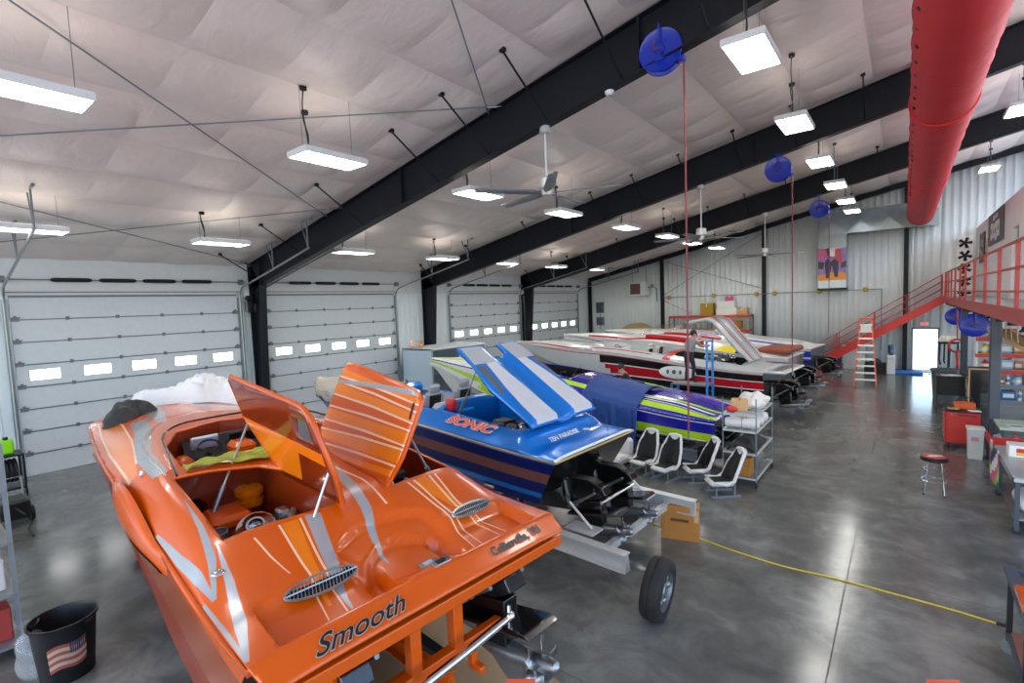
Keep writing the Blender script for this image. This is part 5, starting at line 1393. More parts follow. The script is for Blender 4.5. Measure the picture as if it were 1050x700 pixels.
# exit sign and floor mats
t = thing('exit_sign', 'small red illuminated EXIT sign over the open doorway', 'sign', (19.5, LEN-.1, 2.4))
mb = MB(); mb.rbox((0, 0, 0), (.36, .06, .2), .01); mb.build('housing', M_white, t)
text_mesh('lettering', 'EXIT', .15, mat('red exit letters', '#e0202a', .4, emit=1.5), t, frame((-.165, -.036, -.052), (1, 0, 0), (0, 0, 1)), .002, 0, .95, bold=.004)
M_mat = mat('blue floor mat', '#1f6fc0', .6)
t = thing('floor_mat', 'bright blue mat on the floor in front of the open doorway', 'mat', (18.7, 31.9, 0)); mb = MB(); mb.rbox((0, 0, .05), (1.5, 1.0, .1), .03); mb.build('pad', M_mat, t)
t = thing('threshold_mat', 'grey blue door mat lying in the open doorway', 'mat', (19.55, 32.9, 0)); mb = MB(); mb.rbox((0, 0, .012), (.95, .7, .024), .008); mb.build('pad', mat('grey blue mat', '#5b8099', .8), t)
# water cooler, bin, board under the stairs
t = thing('water_cooler', 'white water cooler with a dark blue bottle under the stairs', 'water cooler', (18.2, 31.2, 0), 0)
mb = MB(); mb.rbox((0, 0, .48), (.34, .34, .96), .04); mb.build('cabinet', M_white, t)
mb = MB(); mb.lathe([(.06, .94), (.08, 1.0), (.14, 1.06), (.145, 1.2), (.135, 1.24), (.145, 1.28), (.145, 1.42), (.12, 1.47), (0, 1.48)], n=18); mb.build('bottle', mat('dark blue bottle', '#20466e', .15, 0, .3), t)
for x in (-.06, .06):
    mb = MB(); mb.box((x, -.19, .8), (.03, .06, .04)); mb.build('tap', M_black, t)
t = thing('crate', 'low black crate on the floor beside the water cooler', 'crate', (17.55, 31.6, 0)); mb = MB()
for s in (-1, 1): mb.box((s*.44, 0, .25), (.03, .7, .5)); mb.box((0, s*.34, .25), (.9, .03, .5))
mb.box((0, 0, .02), (.9, .7, .04)); mb.build('shell', M_black, t)
t = thing('parts_bag', 'lumpy dark bag sitting in the black crate by the water cooler', 'bag', (17.55, 31.6, .04)); mb = MB(); mb.sphere((0, 0, .36), (.3, .25, .36), 14, 10); mb.build('sack', mat('dark blue sack', '#27313f', .7), t)
t = thing('whiteboard', 'white panel leaning under the red stairs', 'board', (16.55, 32.75, 0)); mb = MB(); mb.box((0, 0, .65), (1.0, .05, 1.3), rx=-.12); mb.build('board', M_paper, t); mb = MB(); mb.box((0, -.03, .05), (1.02, .06, .05)); mb.build('edge', M_grey, t)
t = thing('drum', 'dark blue drum standing beneath the stairs', 'drum', (15.75, 32.7, 0)); mb = MB(); mb.lathe([(0, 0), (.25, 0), (.26, .1), (.25, .12), (.25, .5), (.26, .52), (.25, .54), (.25, .8), (.0, .8)], n=20); mb.build('barrel', mat('navy drum', '#1d2c4c', .5), t); mb = MB(); mb.cyl((.1, 0, .8), (.1, 0, .83), .05, n=10); mb.build('bung', M_black, t)

# stepladder
M_fib = mat('orange fibreglass', '#dd5a36', .45)
t = thing('stepladder', 'tall orange stepladder standing in the aisle by the stairs', 'ladder', (17.35, 27.35, 0), R(2))
def rung_x(z): return lerp(.4, .2, z/2.95)
for s in (-1, 1):
    mb = MB(); mb.prism([(s*.4-.03, 0), (s*.4+.03, 0), (s*.2+.03, 2.95), (s*.2-.03, 2.95)], -.03, .03, 'xz'); mb.M = None
    for i, v in enumerate(mb.v): mb.v[i] = (v[0], v[1]-.55*(1-v[2]/2.95), v[2])
    mb.build('front_rail', M_fib, t)
    mb = MB(); mb.prism([(s*.4-.025, 0), (s*.4+.025, 0), (s*.19+.025, 2.9), (s*.19-.025, 2.9)], -.02, .02, 'xz')
    for i, v in enumerate(mb.v): mb.v[i] = (v[0], v[1]+.06+.8*(1-v[2]/2.9), v[2])
    mb.build('rear_rail', M_fib, t)
for k in range(9):
    z = .3+.3*k; y = -.55*(1-z/2.95); mb = MB(); mb.box((0, y, z), (2*rung_x(z), .09, .03)); mb.box((0, y-.04, z-.02), (2*rung_x(z), .012, .06)); mb.build('step', M_alu, t)
for k in range(4):
    z = .4+.65*k; mb = MB(); mb.box((0, .06+.8*(1-z/2.9), z), (2*rung_x(z), .03, .04)); mb.build('rear_brace', M_alu, t)
mb = MB(); mb.rbox((0, .02, 2.97), (.5, .2, .07), .02); mb.build('top_cap', M_fib, t)
mb = MB()
mb.prism([(-.19, 2.35), (.19, 2.35), (.19, 2.66), (-.19, 2.66)], -.15, -.13, 'xz'); mb.build('warning_panel', M_paper, t)
# ------------------------------------------------------------------ workshop side under the mezzanine
rnd = random.Random(11)
def bottle(name, lb, loc, h, r, col, cap, group, k):
    t = thing(name, lb, name.replace('_', ' '), loc, 0, group)
    m = mat('container '+col, col, .4)
    mb = MB()
    if k == 0: mb.lathe([(0, 0), (r, 0), (r, h*.62), (r*.9, h*.72), (r*.35, h*.84), (r*.35, h*.9), (0, h*.9)], n=12)
    elif k == 1: mb.lathe([(0, 0), (r, 0), (r, h*.86), (r*.8, h*.9), (0, h*.9)], n=14)
    else: mb.rbox((0, 0, h*.45), (r*2, r*1.7, h*.9), .02)
    b = mb.build('body', m, t)
    mb = MB(); 
    if k < 2: mb.cyl((0, 0, h*.89), (0, 0, h), r*.38, n=10)
    else: mb.cyl((r*.5, 0, h*.89), (r*.5, 0, h), r*.3, n=10)
    mb.build('cap', mat('cap '+cap, cap, .4), t)
    mb = MB(); 
    if k < 2: mb.cyl((0, 0, h*.22), (0, 0, h*.55), r*1.015, n=14, caps=False)
    else: mb.box((0, -r*.86, h*.42), (r*1.5, .006, h*.4))
    mb.build('paper_label', M_paper if col != '#e3e2dd' else mat('container #2f6fb5', '#2f6fb5', .4), t)
    return t
t = thing('storage_rack', 'shelving unit with red beams under the mezzanine, full of bottles and boxes', 'shelving', (20.55, 21.9, 0))
for x in (0, 1.5, 3.0):
    mb = MB()
    for y in (0, .6): mb.box((x, y, 1.38), (.06, .06, 2.76))
    mb.build('upright', M_white, t)
SHZ = (.55, 1.05, 1.52, 2.03, 2.55)
for z in SHZ:
    mb = MB()
    for y in (-.02, .62): mb.box((1.5, y, z-.06), (3.06, .04, .12))
    mb.build('beam', M_red if z > 1.2 else M_grey, t)
    mb = MB(); mb.box((1.5, .3, z+.005), (3.0, .6, .012)); mb.build('shelf_board', M_steel, t)
names = {1.05: 'fourth shelf down', 1.52: 'third shelf down', 2.03: 'second shelf down', 2.55: 'top shelf', .55: 'bottom shelf'}
cols = ['#2f6fb5', '#e3e2dd', '#c9342b', '#d8c431', '#3f8f4c', '#e07a24', '#30343a', '#8fb7d6']
cn = {'#2f6fb5': 'blue', '#e3e2dd': 'white', '#c9342b': 'red', '#d8c431': 'yellow', '#3f8f4c': 'green', '#e07a24': 'orange', '#30343a': 'black', '#8fb7d6': 'pale blue'}
seen = {}
for z in SHZ:
    x = .12; n = 0
    while x < 2.9:
        c = rnd.choice(cols); k = rnd.choice((0, 1, 2, 2)); r = rnd.uniform(.05, .12) if k < 2 else rnd.uniform(.09, .17); h = rnd.uniform(.2, .36)
        if x+2*r > 2.92: break
        x += r; kind = ('bottle', 'can', 'jug')[k]; cap = rnd.choice(['#e3e2dd', '#30343a', '#c9342b'])
        lb = '%s %s with a %s cap on the %s of the red-beamed rack' % (cn[c], kind, cn[cap], names[z])
        key = lb; seen[key] = seen.get(key, 0)+1
        g = 'supplies on the red-beamed rack' if seen[key] == 1 else lb
        n += 1
        ordw = ['first', 'second', 'third', 'fourth', 'fifth', 'sixth', 'seventh', 'eighth', 'ninth', 'tenth', 'eleventh', 'twelfth', 'thirteenth', 'fourteenth', 'fifteenth', 'sixteenth', 'seventeenth', 'eighteenth', 'nineteenth', 'twentieth'][min(n-1, 19)]
        lb = '%s %s, %s from the aisle on the %s of the red-beamed rack' % (cn[c], kind, ordw, names[z])
        bottle(kind, lb, (20.55+x, 22.15+rnd.uniform(-.08, .1), z+.012), h, r, c, cap, 'supplies on the red-beamed rack', k); x += r+rnd.uniform(.01, .06)
# tall black cabinet with pale edges
t = thing('tool_cabinet', 'tall black cabinet with pale edge strips just behind the nearer post', 'cabinet', (20.42, 18.75, 0))
mb = MB(); mb.rbox((0, 0, .98), (.6, .7, 1.9), .015); mb.build('body', M_block, t)
mb = MB()
for x in (-.3, .3): mb.box((x, -.35, .98), (.03, .03, 1.9))
mb.box((0, -.35, 1.94), (.63, .03, .04)); mb.build('edge_strip', M_cardl, t)
mb = MB(); mb.rbox((0, -.362, .95), (.54, .02, 1.8), .006); d = mb.build('door', M_blackgloss, t); mb = MB(); mb.box((.2, -.385, 1.0), (.02, .03, .22)); mb.build('handle', M_chrome, d)
# chrome tool bits hanging beside it
t = thing('wrench_set', 'bundle of chrome wrenches hanging on the cabinet flank', 'tools', (20.105, 18.75, 1.1)); mb = MB()
for k in range(7): mb.cyl((0, -.3+.09*k, 0), (-.01, -.3+.09*k, .5+.05*(k % 3)), .012, n=6); mb.torus((-.01, -.3+.09*k, .52+.05*(k % 3)), (1, 0, 0), .025, .008, 10, 5)
mb.build('wrench', M_chrome, t)
# red tool chest
t = thing('tool_chest', 'red rolling tool chest with a cluttered top beside the mezzanine post', 'tool chest', (19.92, 17.5, 0))
mb = MB(); mb.rbox((0, 0, .54), (.68, .72, .82), .015); mb.build('body', M_red, t)
mb = MB(); mb.rbox((0, 0, .965), (.72, .76, .03), .01); mb.build('worktop', M_black, t)
for k in range(4):
    mb = MB(); z = .27+.19*k; mb.rbox((-.345, 0, z), (.012, .66, .17), .004); d = mb.build('drawer', M_red, t); mb = MB(); mb.box((-.36, 0, z+.06), (.02, .5, .02)); mb.build('handle', M_chrome, d)
mb = MB(); mb.rbox((0, -.365, .54), (.6, .012, .7), .004); mb.build('side_panel', M_red, t)
mb = MB(); mb.cyl((-.25, -.39, .88), (.25, -.39, .88), .014, n=8); mb.build('push_handle', M_chrome, t)
for sx in (-1, 1):
    for sy in (-1, 1):
        mb = MB(); mb.cyl((sx*.27-.025, sy*.28, .065), (sx*.27+.025, sy*.28, .065), .065, n=14); mb.box((sx*.27, sy*.28, .12), (.07, .05, .06)); mb.build('castor', M_black, t)
ZT_ = .98
t = thing('tool_bag', 'orange and black open tool bag on top of the red chest', 'tool bag', (19.98, 17.55, ZT_)); mb = MB(); mb.rbox((0, 0, .09), (.42, .3, .18), .03); mb.build('bag', mat('orange canvas', '#cf5a24', .7), t); mb = MB(); mb.tube([(-.18, 0, .17), (-.12, 0, .3), (.12, 0, .3), (.18, 0, .17)], .014, 6); mb.build('handle', M_black, t)
t = thing('rag', 'crumpled tan rag on the near corner of the red chest', 'rag', (19.75, 17.28, ZT_)); mb = MB(); mb.grid(lambda p, q: (.24*(p-.5), .2*(q-.5), .02+.03*abs(math.sin(9*p+4*q))), 10, 10); mb.build('cloth', M_cardl, t, solid=.01)
t = thing('manual', 'white paper manual on the edge of the red chest', 'paper', (20.15, 17.26, ZT_)); mb = MB(); mb.box((0, 0, .012), (.22, .16, .02), rz=.3); mb.build('pages', M_paper, t)
t = thing('trash_bin', 'white kitchen bin with a flat lid between the red chest and the post', 'bin', (20.1, 16.35, 0)); mb = MB(); mb.prism([(-.15, -.17), (.15, -.17), (.15, .17), (-.15, .17)], 0, .72); 
for i, v in enumerate(mb.v): mb.v[i] = (v[0]*(.85+.2*v[2]), v[1]*(.85+.2*v[2]), v[2])
mb.build('body', M_white, t); mb = MB(); mb.rbox((0, 0, .74), (.34, .38, .05), .015); mb.build('lid', M_paper, t); mb = MB(); mb.box((-.02, -.175, .5), (.14, .006, .1), rx=.0); mb.build('sticker', mat('sticker pink', '#c98aa2', .5), t)
# grey garbage bin, desk, pole with cap and straps
M_bin = mat('grey bin plastic', '#5d646b', .6)
t = thing('trash_can', 'big dark grey trash can at the back of the aisle near the doorway', 'trash can', (19.95, 24.95, 0)); mb = MB(); mb.lathe([(0, .02), (.36, .02), (.36, 0), (.42, 1.05), (.46, 1.06), (.46, 1.12), (.42, 1.12), (.34, .1), (0, .1)], n=28); mb.build('barrel', M_bin, t)
for s in (-1, 1):
    mb = MB(); mb.rbox((s*.46, 0, .9), (.06, .16, .05), .015); mb.build('handle', M_bin, t)
t = thing('desk', 'small black desk behind the red chest with papers on it', 'desk', (20.05, 23.2, 0)); mb = MB(); mb.rbox((0, 0, 1.1), (.9, .7, .05), .01); mb.build('top', M_block, t)
for sx in (-1, 1):
    mb = MB(); mb.box((sx*.42, 0, .54), (.04, .66, 1.08)); mb.build('side', M_block, t)
mb = MB(); mb.box((0, .3, .7), (.82, .03, .7)); mb.build('back_panel', M_block, t)
t = thing('paper_stack', 'loose white papers on the small black desk', 'paper', (20.0, 23.05, 1.125)); mb = MB(); mb.box((0, 0, .012), (.5, .3, .02), rz=.2); mb.box((.05, .05, .028), (.3, .21, .01), rz=-.3); mb.build('sheets', M_paper, t)
t = thing('pedestal_stand', 'black stand with a pale cap and hanging straps near the doorway', 'stand', (20.1, 26.4, 0)); mb = MB(); mb.cyl((0, 0, .03), (0, 0, 2.2), .03, n=10); mb.build('pole', M_black, t); mb = MB(); mb.lathe([(0, 0), (.3, 0), (.3, .03), (.05, .06)], n=20); mb.build('base', M_black, t)
mb = MB(); mb.lathe([(.32, 2.05), (.33, 2.1), (.3, 2.18), (.22, 2.3), (0, 2.36)], n=20); mb.build('cap', M_paper, t); mb = MB(); mb.torus((0, 0, 2.02), (0, 0, 1), .3, .05, 20, 8); mb.build('band', M_black, t)
for k in range(4):
    mb = MB(); a = k*1.4; mb.tube([(.28*math.cos(a), .28*math.sin(a), 2.0), (.3*math.cos(a), .3*math.sin(a), 1.3), (.24*math.cos(a), .24*math.sin(a), .9+.1*k)], .03, 6); mb.build('strap', M_black, t)
t = thing('air_hose', 'coiled red hose hanging below the farther mezzanine reel', 'hose', (20.3, 25.6, 0)); mb = MB()
for k in range(3): mb.torus((0, .02*k, 1.95), (0, 1, 0), .22+.02*k, .02, 24, 6)
mb.tube([(0, 0, 2.2), (0, 0, 3.3)], .02, 6); mb.tube([(.0, 0, 1.75), (.05, .0, 1.0), (.02, 0, .5), (.1, 0, .05)], .045, 8); mb.build('hose', M_red, t)
# steel bench with its clutter, nearest on the workshop side
t = thing('work_bench', 'steel-topped workbench at the edge of the photo under the mezzanine', 'bench', (20.95, 12.55, 0))
mb = MB(); mb.rbox((0, 0, .985), (1.6, 2.2, .03), .008); mb.box((0, -1.09, .95), (1.6, .02, .08)); mb.box((-.79, 0, .95), (.02, 2.2, .08)); mb.build('steel_top', mat('brushed bench top', '#b3b9bb', .35, .3), t)
for sx in (-1, 1):
    for sy in (-1, 1):
        mb = MB(); mb.box((sx*.72, sy*1.0, .52), (.06, .06, .92)); lg = mb.build('leg', M_slate, t)
        mb = MB(); mb.cyl((sx*.72, sy*1.0-.02, .06), (sx*.72, sy*1.0+.02, .06), .06, n=12); mb.build('castor', M_black, lg)
mb = MB(); mb.box((0, 0, .25), (1.5, 2.0, .03)); mb.build('lower_shelf', M_steel, t)
t = thing('tank', 'white cylinder lying on the lower shelf of the steel bench', 'tank', (20.42, 12.2, .265)); mb = MB(); mb.lathe([(0, -.4), (.1, -.38), (.14, -.3), (.14, .3), (.1, .38), (0, .4)], (0, 0, .14), (0, 1, 0), 18); mb.build('shell', M_white, t); mb = MB(); mb.cyl((0, -.46, .14), (0, -.38, .14), .03, n=8); mb.build('valve', M_steel, t)
t = thing('cover_sheet', 'blue, green and pink printed cover over the far end of the steel bench', 'cover', (20.13, 13.72, 0)); mb = MB(); mb.grid(lambda p, q: (.0+.03*math.sin(9*p), lerp(-.9, .35, p), lerp(.3, 1.02, q)+.0*p), 16, 8, mfn=lambda p, q: int((p*5+q*3)) % 4); mb.build('cloth', [mat('print navy', '#233a6b', .5), mat('print lime', '#8cc63f', .5), mat('print pink', '#d7568a', .5), M_paper], t, solid=.01)
t = thing('parts_tray', 'red tray heaped with small parts behind the steel bench', 'tray', (20.75, 14.5, 0)); 
mb = MB(); mb.rbox((0, 0, .86), (1.2, .6, .1), .02); mb.box((0, -.3, .95), (1.2, .03, .16)); mb.box((-.6, 0, .95), (.03, .6, .16)); mb.build('tray', M_red, t); mb = MB()
for sx in (-1, 1): mb.box((sx*.5, 0, .4), (.05, .5, .82))
mb.build('support', M_slate, t)
rp = random.Random(4)
for k in range(16):
    c = rp.choice(['#30343a', '#d8c431', '#9a9da0', '#c9342b']); nm = {'#30343a': 'black', '#d8c431': 'yellow', '#9a9da0': 'grey', '#c9342b': 'red'}[c]
    tt = thing('fitting', '%s fitting in the heap of parts on the red tray' % nm, 'part', (20.3+.29*(k % 4)+rp.uniform(-.04, .04), 14.33+.12*(k//4), .91), rp.uniform(0, 3), '%s fittings on the red tray' % nm)
    mb = MB(); mb.cyl((0, 0, .0), (0, 0, .09), .04, .03, 8); mb.cyl((-.06, 0, .05), (.06, 0, .05), .025, n=8); mb.build('casting', mat('part '+c, c, .5), tt)
t = thing('display_box', 'white carton with red and yellow print standing on the steel bench', 'box', (20.66, 12.95, 1.0)); mb = MB(); mb.rbox((0, 0, .11), (.8, .34, .22), .01); b = mb.build('carton', M_paper, t); mb = MB(); mb.box((.0, -.172, .13), (.6, .006, .08)); mb.build('red_print', M_red, b); mb = MB(); mb.box((.0, -.172, .06), (.6, .006, .05)); mb.build('yellow_print', mat('yellow print', '#d8b62c', .5), b)
t = thing('plan_table', 'pale green counter with white papers behind the red tray', 'counter', (21.15, 15.75, 0)); mb = MB(); mb.rbox((0, 0, 1.0), (1.5, 1.0, .06), .01); mb.build('top', mat('pale green laminate', '#b9c7b0', .5), t)
for sx in (-1, 1):
    mb = MB(); mb.box((sx*.7, 0, .48), (.05, .9, .96)); mb.build('side', M_slate, t)
for k, (x, y, a) in enumerate([(20.7, 15.5, .2), (21.1, 15.6, -.3), (21.5, 15.45, .1)]):
    tt = thing('paper', ['white sheet on the pale green counter nearest the post', 'white sheet in the middle of the pale green counter', 'white sheet on the far side of the pale green counter'][k], 'paper', (x, y, 1.03), a, 'sheets on the pale green counter'); mb = MB(); mb.box((0, 0, .004), (.3, .42, .006)); mb.build('sheet', M_paper, tt); mb = MB(); mb.box((0, 0, .008), (.2, .12, .002)); mb.build('printing', M_grey, tt)
# reclining aluminium ladder hung under the mezzanine
t = thing('loft_ladder', 'pale wooden ladder slung level under the mezzanine above the shelves', 'ladder', (20.75, 16.9, 2.86))
for sx in (-.12, .28):
    mb = MB(); mb.box((sx, 0, 0), (.05, 6.0, .1)); mb.build('rail', M_cardl, t)
for k in range(14):
    mb = MB(); mb.cyl((-.12, -2.7+.41*k, 0), (.28, -2.7+.41*k, 0), .018, n=8); mb.build('rung', M_cardl, t)
for k in range(7):
    mb = MB(); y = -2.6+.82*k; mb.cyl((-.12, y, .05), (-.12, y+.25, .71), .008, n=6); mb.build('hanging_wire', M_alu, t)
# stool
t = thing('bar_stool', 'round workshop stool with red and black printed seat and chrome legs', 'stool', (19.22, 13.05, 0)); mb = MB(); mb.lathe([(0, .68), (.22, .68), (.245, .7), (.245, .745), (.22, .77), (0, .775)], n=28); mb.build('seat', M_block, t)
mb = MB(); mb.lathe([(0, .777), (.2, .772), (.22, .769)], n=24); mb.add([(0, 0, 0)], []); s_ = mb.build('seat_print', M_red, t)
mb = MB(); mb.box((.02, .03, .779), (.26, .06, .004), rz=.5); mb.box((-.04, -.05, .779), (.2, .04, .004), rz=.5); mb.build('seat_stripe', M_paper, s_)
for k in range(4):
    a = PI/4+PI/2*k; c, s = math.cos(a), math.sin(a); mb = MB(); mb.tube([(c*.16, s*.16, .68), (c*.205, s*.205, .35), (c*.25, s*.25, .012)], .013, 8); lg = mb.build('leg', M_chrome, t); mb = MB(); mb.cyl((c*.25, s*.25, 0), (c*.25, s*.25, .03), .02, n=10); mb.build('foot', M_black, lg)
for z, r in ((.28, .22), (.5, .185)):
    mb = MB(); mb.torus((0, 0, z), (0, 0, 1), r, .01, 28, 7); mb.build('ring', M_chrome, t)
t.scale = (.92, .92, 1)
# black cart at the bottom corner
t = thing('engine_cart', 'black steel cart with an orange panel at the corner nearest the camera', 'cart', (20.05, 7.15, 0))
for sx in (-1, 1):
    for sy in (-1, 1):
        mb = MB(); mb.box((sx*.36, sy*.5, .5), (.05, .05, .84)); lg = mb.build('post', M_block, t); mb = MB(); mb.cyl((sx*.36, sy*.5-.03, .07), (sx*.36, sy*.5+.03, .07), .07, n=16); mb.box((sx*.36, sy*.5, .12), (.05, .08, .05)); mb.build('castor', M_grey, lg)
mb = MB()
for sx in (-1, 1): mb.box((sx*.36, 0, .96), (.1, 1.15, .07))
for sy in (-1, 1): mb.box((0, sy*.5, .96), (.72, .06, .06))
mb.build('top_frame', M_slate, t); mb = MB()
for sx in (-1, 1): mb.box((sx*.36, 0, .22), (.05, 1.0, .05))
for sy in (-1, 1): mb.box((0, sy*.5, .22), (.72, .05, .05))
mb.build('lower_frame', M_slate, t)
mb = MB(); mb.box((0, 0, .25), (.7, .98, .02)); mb.build('lower_tray', mat('rust brown tray', '#7b4a3c', .6), t)
t = thing('panel', 'orange painted panel lying across the black cart', 'panel', (20.05, 6.95, .995)); mb = MB(); mb.rbox((-.06, -.15, .05), (.7, .5, .09), .02); mb.build('shell', OM, t); mb = MB(); mb.rbox((0, .24, .04), (.5, .16, .07), .01); mb.build('white_edge', M_paper, t)
text_mesh('lettering', 'S', .18, M_block, t, frame((-.1, .19, .078), (1, 0, 0), (0, 1, 0)), .002, .2, 1.2)
# extension cord
t = thing('extension_cord', 'yellow extension cord snaking across the concrete floor', 'cord', (0, 0, 0)); mb = MB()
P = [Vector(p) for p in ((14.6, 8.75, .012), (14.95, 8.64, .012), (15.94, 8.52, .012), (16.6, 8.38, .012), (17.26, 8.3, .012), (17.9, 8.33, .012), (18.47, 8.33, .012), (19.2, 8.3, .012), (19.65, 8.24, .012))]
mb.tube([cat(P, i/60) for i in range(61)], .011, 7); mb.build('cable', mat('yellow cable', '#c9b21f', .5), t); mb = MB(); mb.cyl((19.65, 8.24, .02), (19.78, 8.22, .02), .02, n=10); mb.build('plug', M_black, t)

# ------------------------------------------------------------------ between the boats
t = thing('box', 'tall brown cardboard box standing behind the blue boat trailer', 'box', (15.68, 8.42, 0), R(14)); mb = MB(); mb.rbox((0, 0, .3), (.62, .3, .6), .01); b = mb.build('carton', M_card, t); mb = MB(); mb.box((.0, -.152, .36), (.3, .004, .05)); mb.build('printing', mat('dark brown print', '#5a3a1a', .8), b); mb = MB(); mb.box((.27, -.152, .45), (.07, .004, .2)); mb.build('tape', M_cardl, b)
t = thing('cardboard_sheet', 'flattened tan cardboard sheet on the floor below the orange stern', 'cardboard', (14.55, 3.5, 0), R(-5)); mb = MB(); mb.box((0, 0, .006), (2.6, 1.9, .012)); mb.build('sheet', mat('tan cardboard', '#9c8262', .8), t); mb = MB(); mb.box((0, 0, .0125), (.02, 1.9, .002)); mb.build('fold_line', M_card, t)
M_wv = M_wvinyl
def race_seat(lb, loc, rz):
    t = thing('racing_chair', lb, 'seat', loc, rz, 'loose boat seats on the floor')
    mb = MB()
    def back(p, q):
        h = p*.62; w = sm(p, [(0, .25), (.55, .25), (.8, .17), (1, .15)])
        a = lerp(-1, 1, q); return (-.17-.24*p-.02+.1*abs(a)**2*(1-p*.6), a*w, .3+h)
    mb.grid(back, 14, 10); mb.build('backrest', M_block, t, smooth=60, solid=.05, offset=0)
    mb = MB()
    for s in (-1, 1):
        mb.tube([(.26, s*.25, .33), (.0, s*.26, .28), (-.14, s*.27, .36), (-.26, s*.25, .64), (-.36, s*.19, .82), (-.42, s*.14, .93)], [.022, .035, .038, .034, .036, .034], 8)
    mb.tube([(-.42, -.15, .92), (-.43, 0, .95), (-.42, .15, .92)], .05, 8); mb.rbox((-.42, 0, .86), (.09, .3, .16), .04)
    mb.build('bolster', M_wv, t, smooth=60)
    mb = MB(); mb.rbox((.06, 0, .27), (.5, .44, .1), .045); mb.build('cushion', M_wv, t, smooth=50)
    mb = MB(); mb.rbox((.04, 0, .322), (.36, .3, .03), .012); mb.build('seat_insert', M_block, t)
    for s in (-.11, .11):
        mb = MB(); mb.rbox((-.4, s, .74), (.05, .07, .05), .015); mb.build('harness_slot', M_chrome, t)
    mb = MB()
    for s in (-1, 1): mb.box((.0, s*.2, .02), (.6, .04, .04)); mb.cyl((.2, s*.2, .04), (.2, s*.2, .24), .02, n=8); mb.cyl((-.18, s*.2, .04), (-.18, s*.2, .3), .02, n=8)
    mb.build('slider_base', M_grey, t)
    return t
race_seat('white and black racing seat facing the blue stern, the farther from the shelf cart', (13.75, 11.3, 0), R(-100))
race_seat('white and black racing seat facing the blue stern, beside the side-on pair', (14.38, 11.1, 0), R(-104))
race_seat('side-on white and black racing seat below the lime stern corner', (15.05, 11.35, 0), R(-140))
race_seat('side-on white and black racing seat before the wire shelf cart, nearest the aisle', (15.72, 10.8, 0), R(-142))
t = thing('bolster_cushion', 'white L-shaped cushion on the floor below the tarpaulin', 'cushion', (13.0, 11.5, 0), R(-100)); mb = MB(); mb.rbox((0, 0, .16), (.6, .5, .2), .06); mb.rbox((-.28, 0, .4), (.16, .5, .5), .06); mb.build('pad', M_wv, t, smooth=50); mb = MB(); mb.rbox((0, 0, .03), (.5, .4, .06), .01); mb.build('base', M_black, t)
# wire shelf cart with parts
t = thing('shelf_cart', 'rolling wire shelf cart loaded with boat parts between the rows', 'cart', (15.9, 12.3, 0))
RX, RY = .34, .82
for sx in (-1, 1):
    for sy in (-1, 1):
        mb = MB(); mb.cyl((sx*RX, sy*RY, .12), (sx*RX, sy*RY, 1.95), .014, n=8); p_ = mb.build('upright', M_grey, t); mb = MB(); mb.cyl((sx*RX-.02, sy*RY, .06), (sx*RX+.02, sy*RY, .06), .06, n=14); mb.build('castor', M_black, p_)
for z in (.19, .73, 1.22, 1.58):
    mb = MB()
    for s in (-1, 1): mb.box((s*RX, 0, z), (.025, 2*RY, .04)); mb.box((0, s*RY, z), (2*RX, .025, .04))
    for k in range(23): mb.cyl((-RX, -RY+.0745*k, z+.015), (RX, -RY+.0745*k, z+.015), .004, n=5)
    mb.build('wire_shelf', M_alu, t)
t = thing('box', 'pale cardboard box on the top of the wire shelf cart', 'box', (15.82, 11.85, 1.6), .2); mb = MB(); mb.rbox((0, 0, .13), (.34, .3, .26), .02); mb.build('carton', M_cardl, t); mb = MB(); mb.box((0, 0, .262), (.05, .29, .003)); mb.build('tape', M_card, t)
t = thing('rag', 'red rag beside the pale box on top of the wire cart', 'rag', (15.72, 11.6, 1.6)); mb = MB(); mb.sphere((0, 0, .07), (.13, .1, .07), 12, 8); mb.build('cloth', M_red, t)
for k, (x, y, s, lb) in enumerate([(16.0, 12.2, .26, 'crumpled white plastic wrap in the middle of the cart top'), (15.95, 12.65, .3, 'white wrapped bundle at the far end of the cart top')]):
    tt = thing('wrapped_bundle', lb, 'bundle', (x, y, 1.6)); rr = random.Random(k); mb = MB(); mb.sphere((0, 0, s*.5), (s, s*.9, s*.5), 18, 12)
    mb.v = [(v[0]*(1+.18*math.sin(17*v[1]+k)), v[1]*(1+.15*math.sin(21*v[2])), max(.0, v[2]+.03*math.sin(25*v[0]))) for v in mb.v]; mb.build('wrap', M_wv, tt); mb = MB(); mb.torus((0, 0, s*.5), (1, .2, 0), s*.55, .012, 20, 5); mb.build('strap', M_grey, tt)
for k, (y, lb) in enumerate([(11.75, 'white padded roll on the second shelf of the wire cart, nearest'), (12.15, 'white padded roll in the middle of the second shelf'), (12.55, 'white padded roll on the second shelf, farthest')]):
    tt = thing('cushion_roll', lb, 'cushion', (15.9, y, 1.24), .05*k, 'white rolls on the wire cart'); mb = MB(); mb.lathe([(0, -.36), (.09, -.35), (.11, -.3), (.11, .3), (.09, .35), (0, .36)], (0, 0, .11), (1, .1, 0), 16); mb.build('roll', M_wv, tt); mb = MB(); mb.torus((0, 0, .11), (1, .1, 0), .112, .008, 18, 5); mb.build('seam', M_grey, tt)
t = thing('parts_tarp', 'black folded covers on the third shelf of the wire cart', 'cover', (15.9, 12.15, .75)); mb = MB(); mb.grid(lambda p, q: (.6*(p-.5), 1.2*(q-.5), .16+.05*math.sin(9*p+7*q)*math.sin(5*q)-.14*(2*abs(p-.5))**4), 16, 24); mb.build('cloth', M_blkcloth, t, solid=.06)
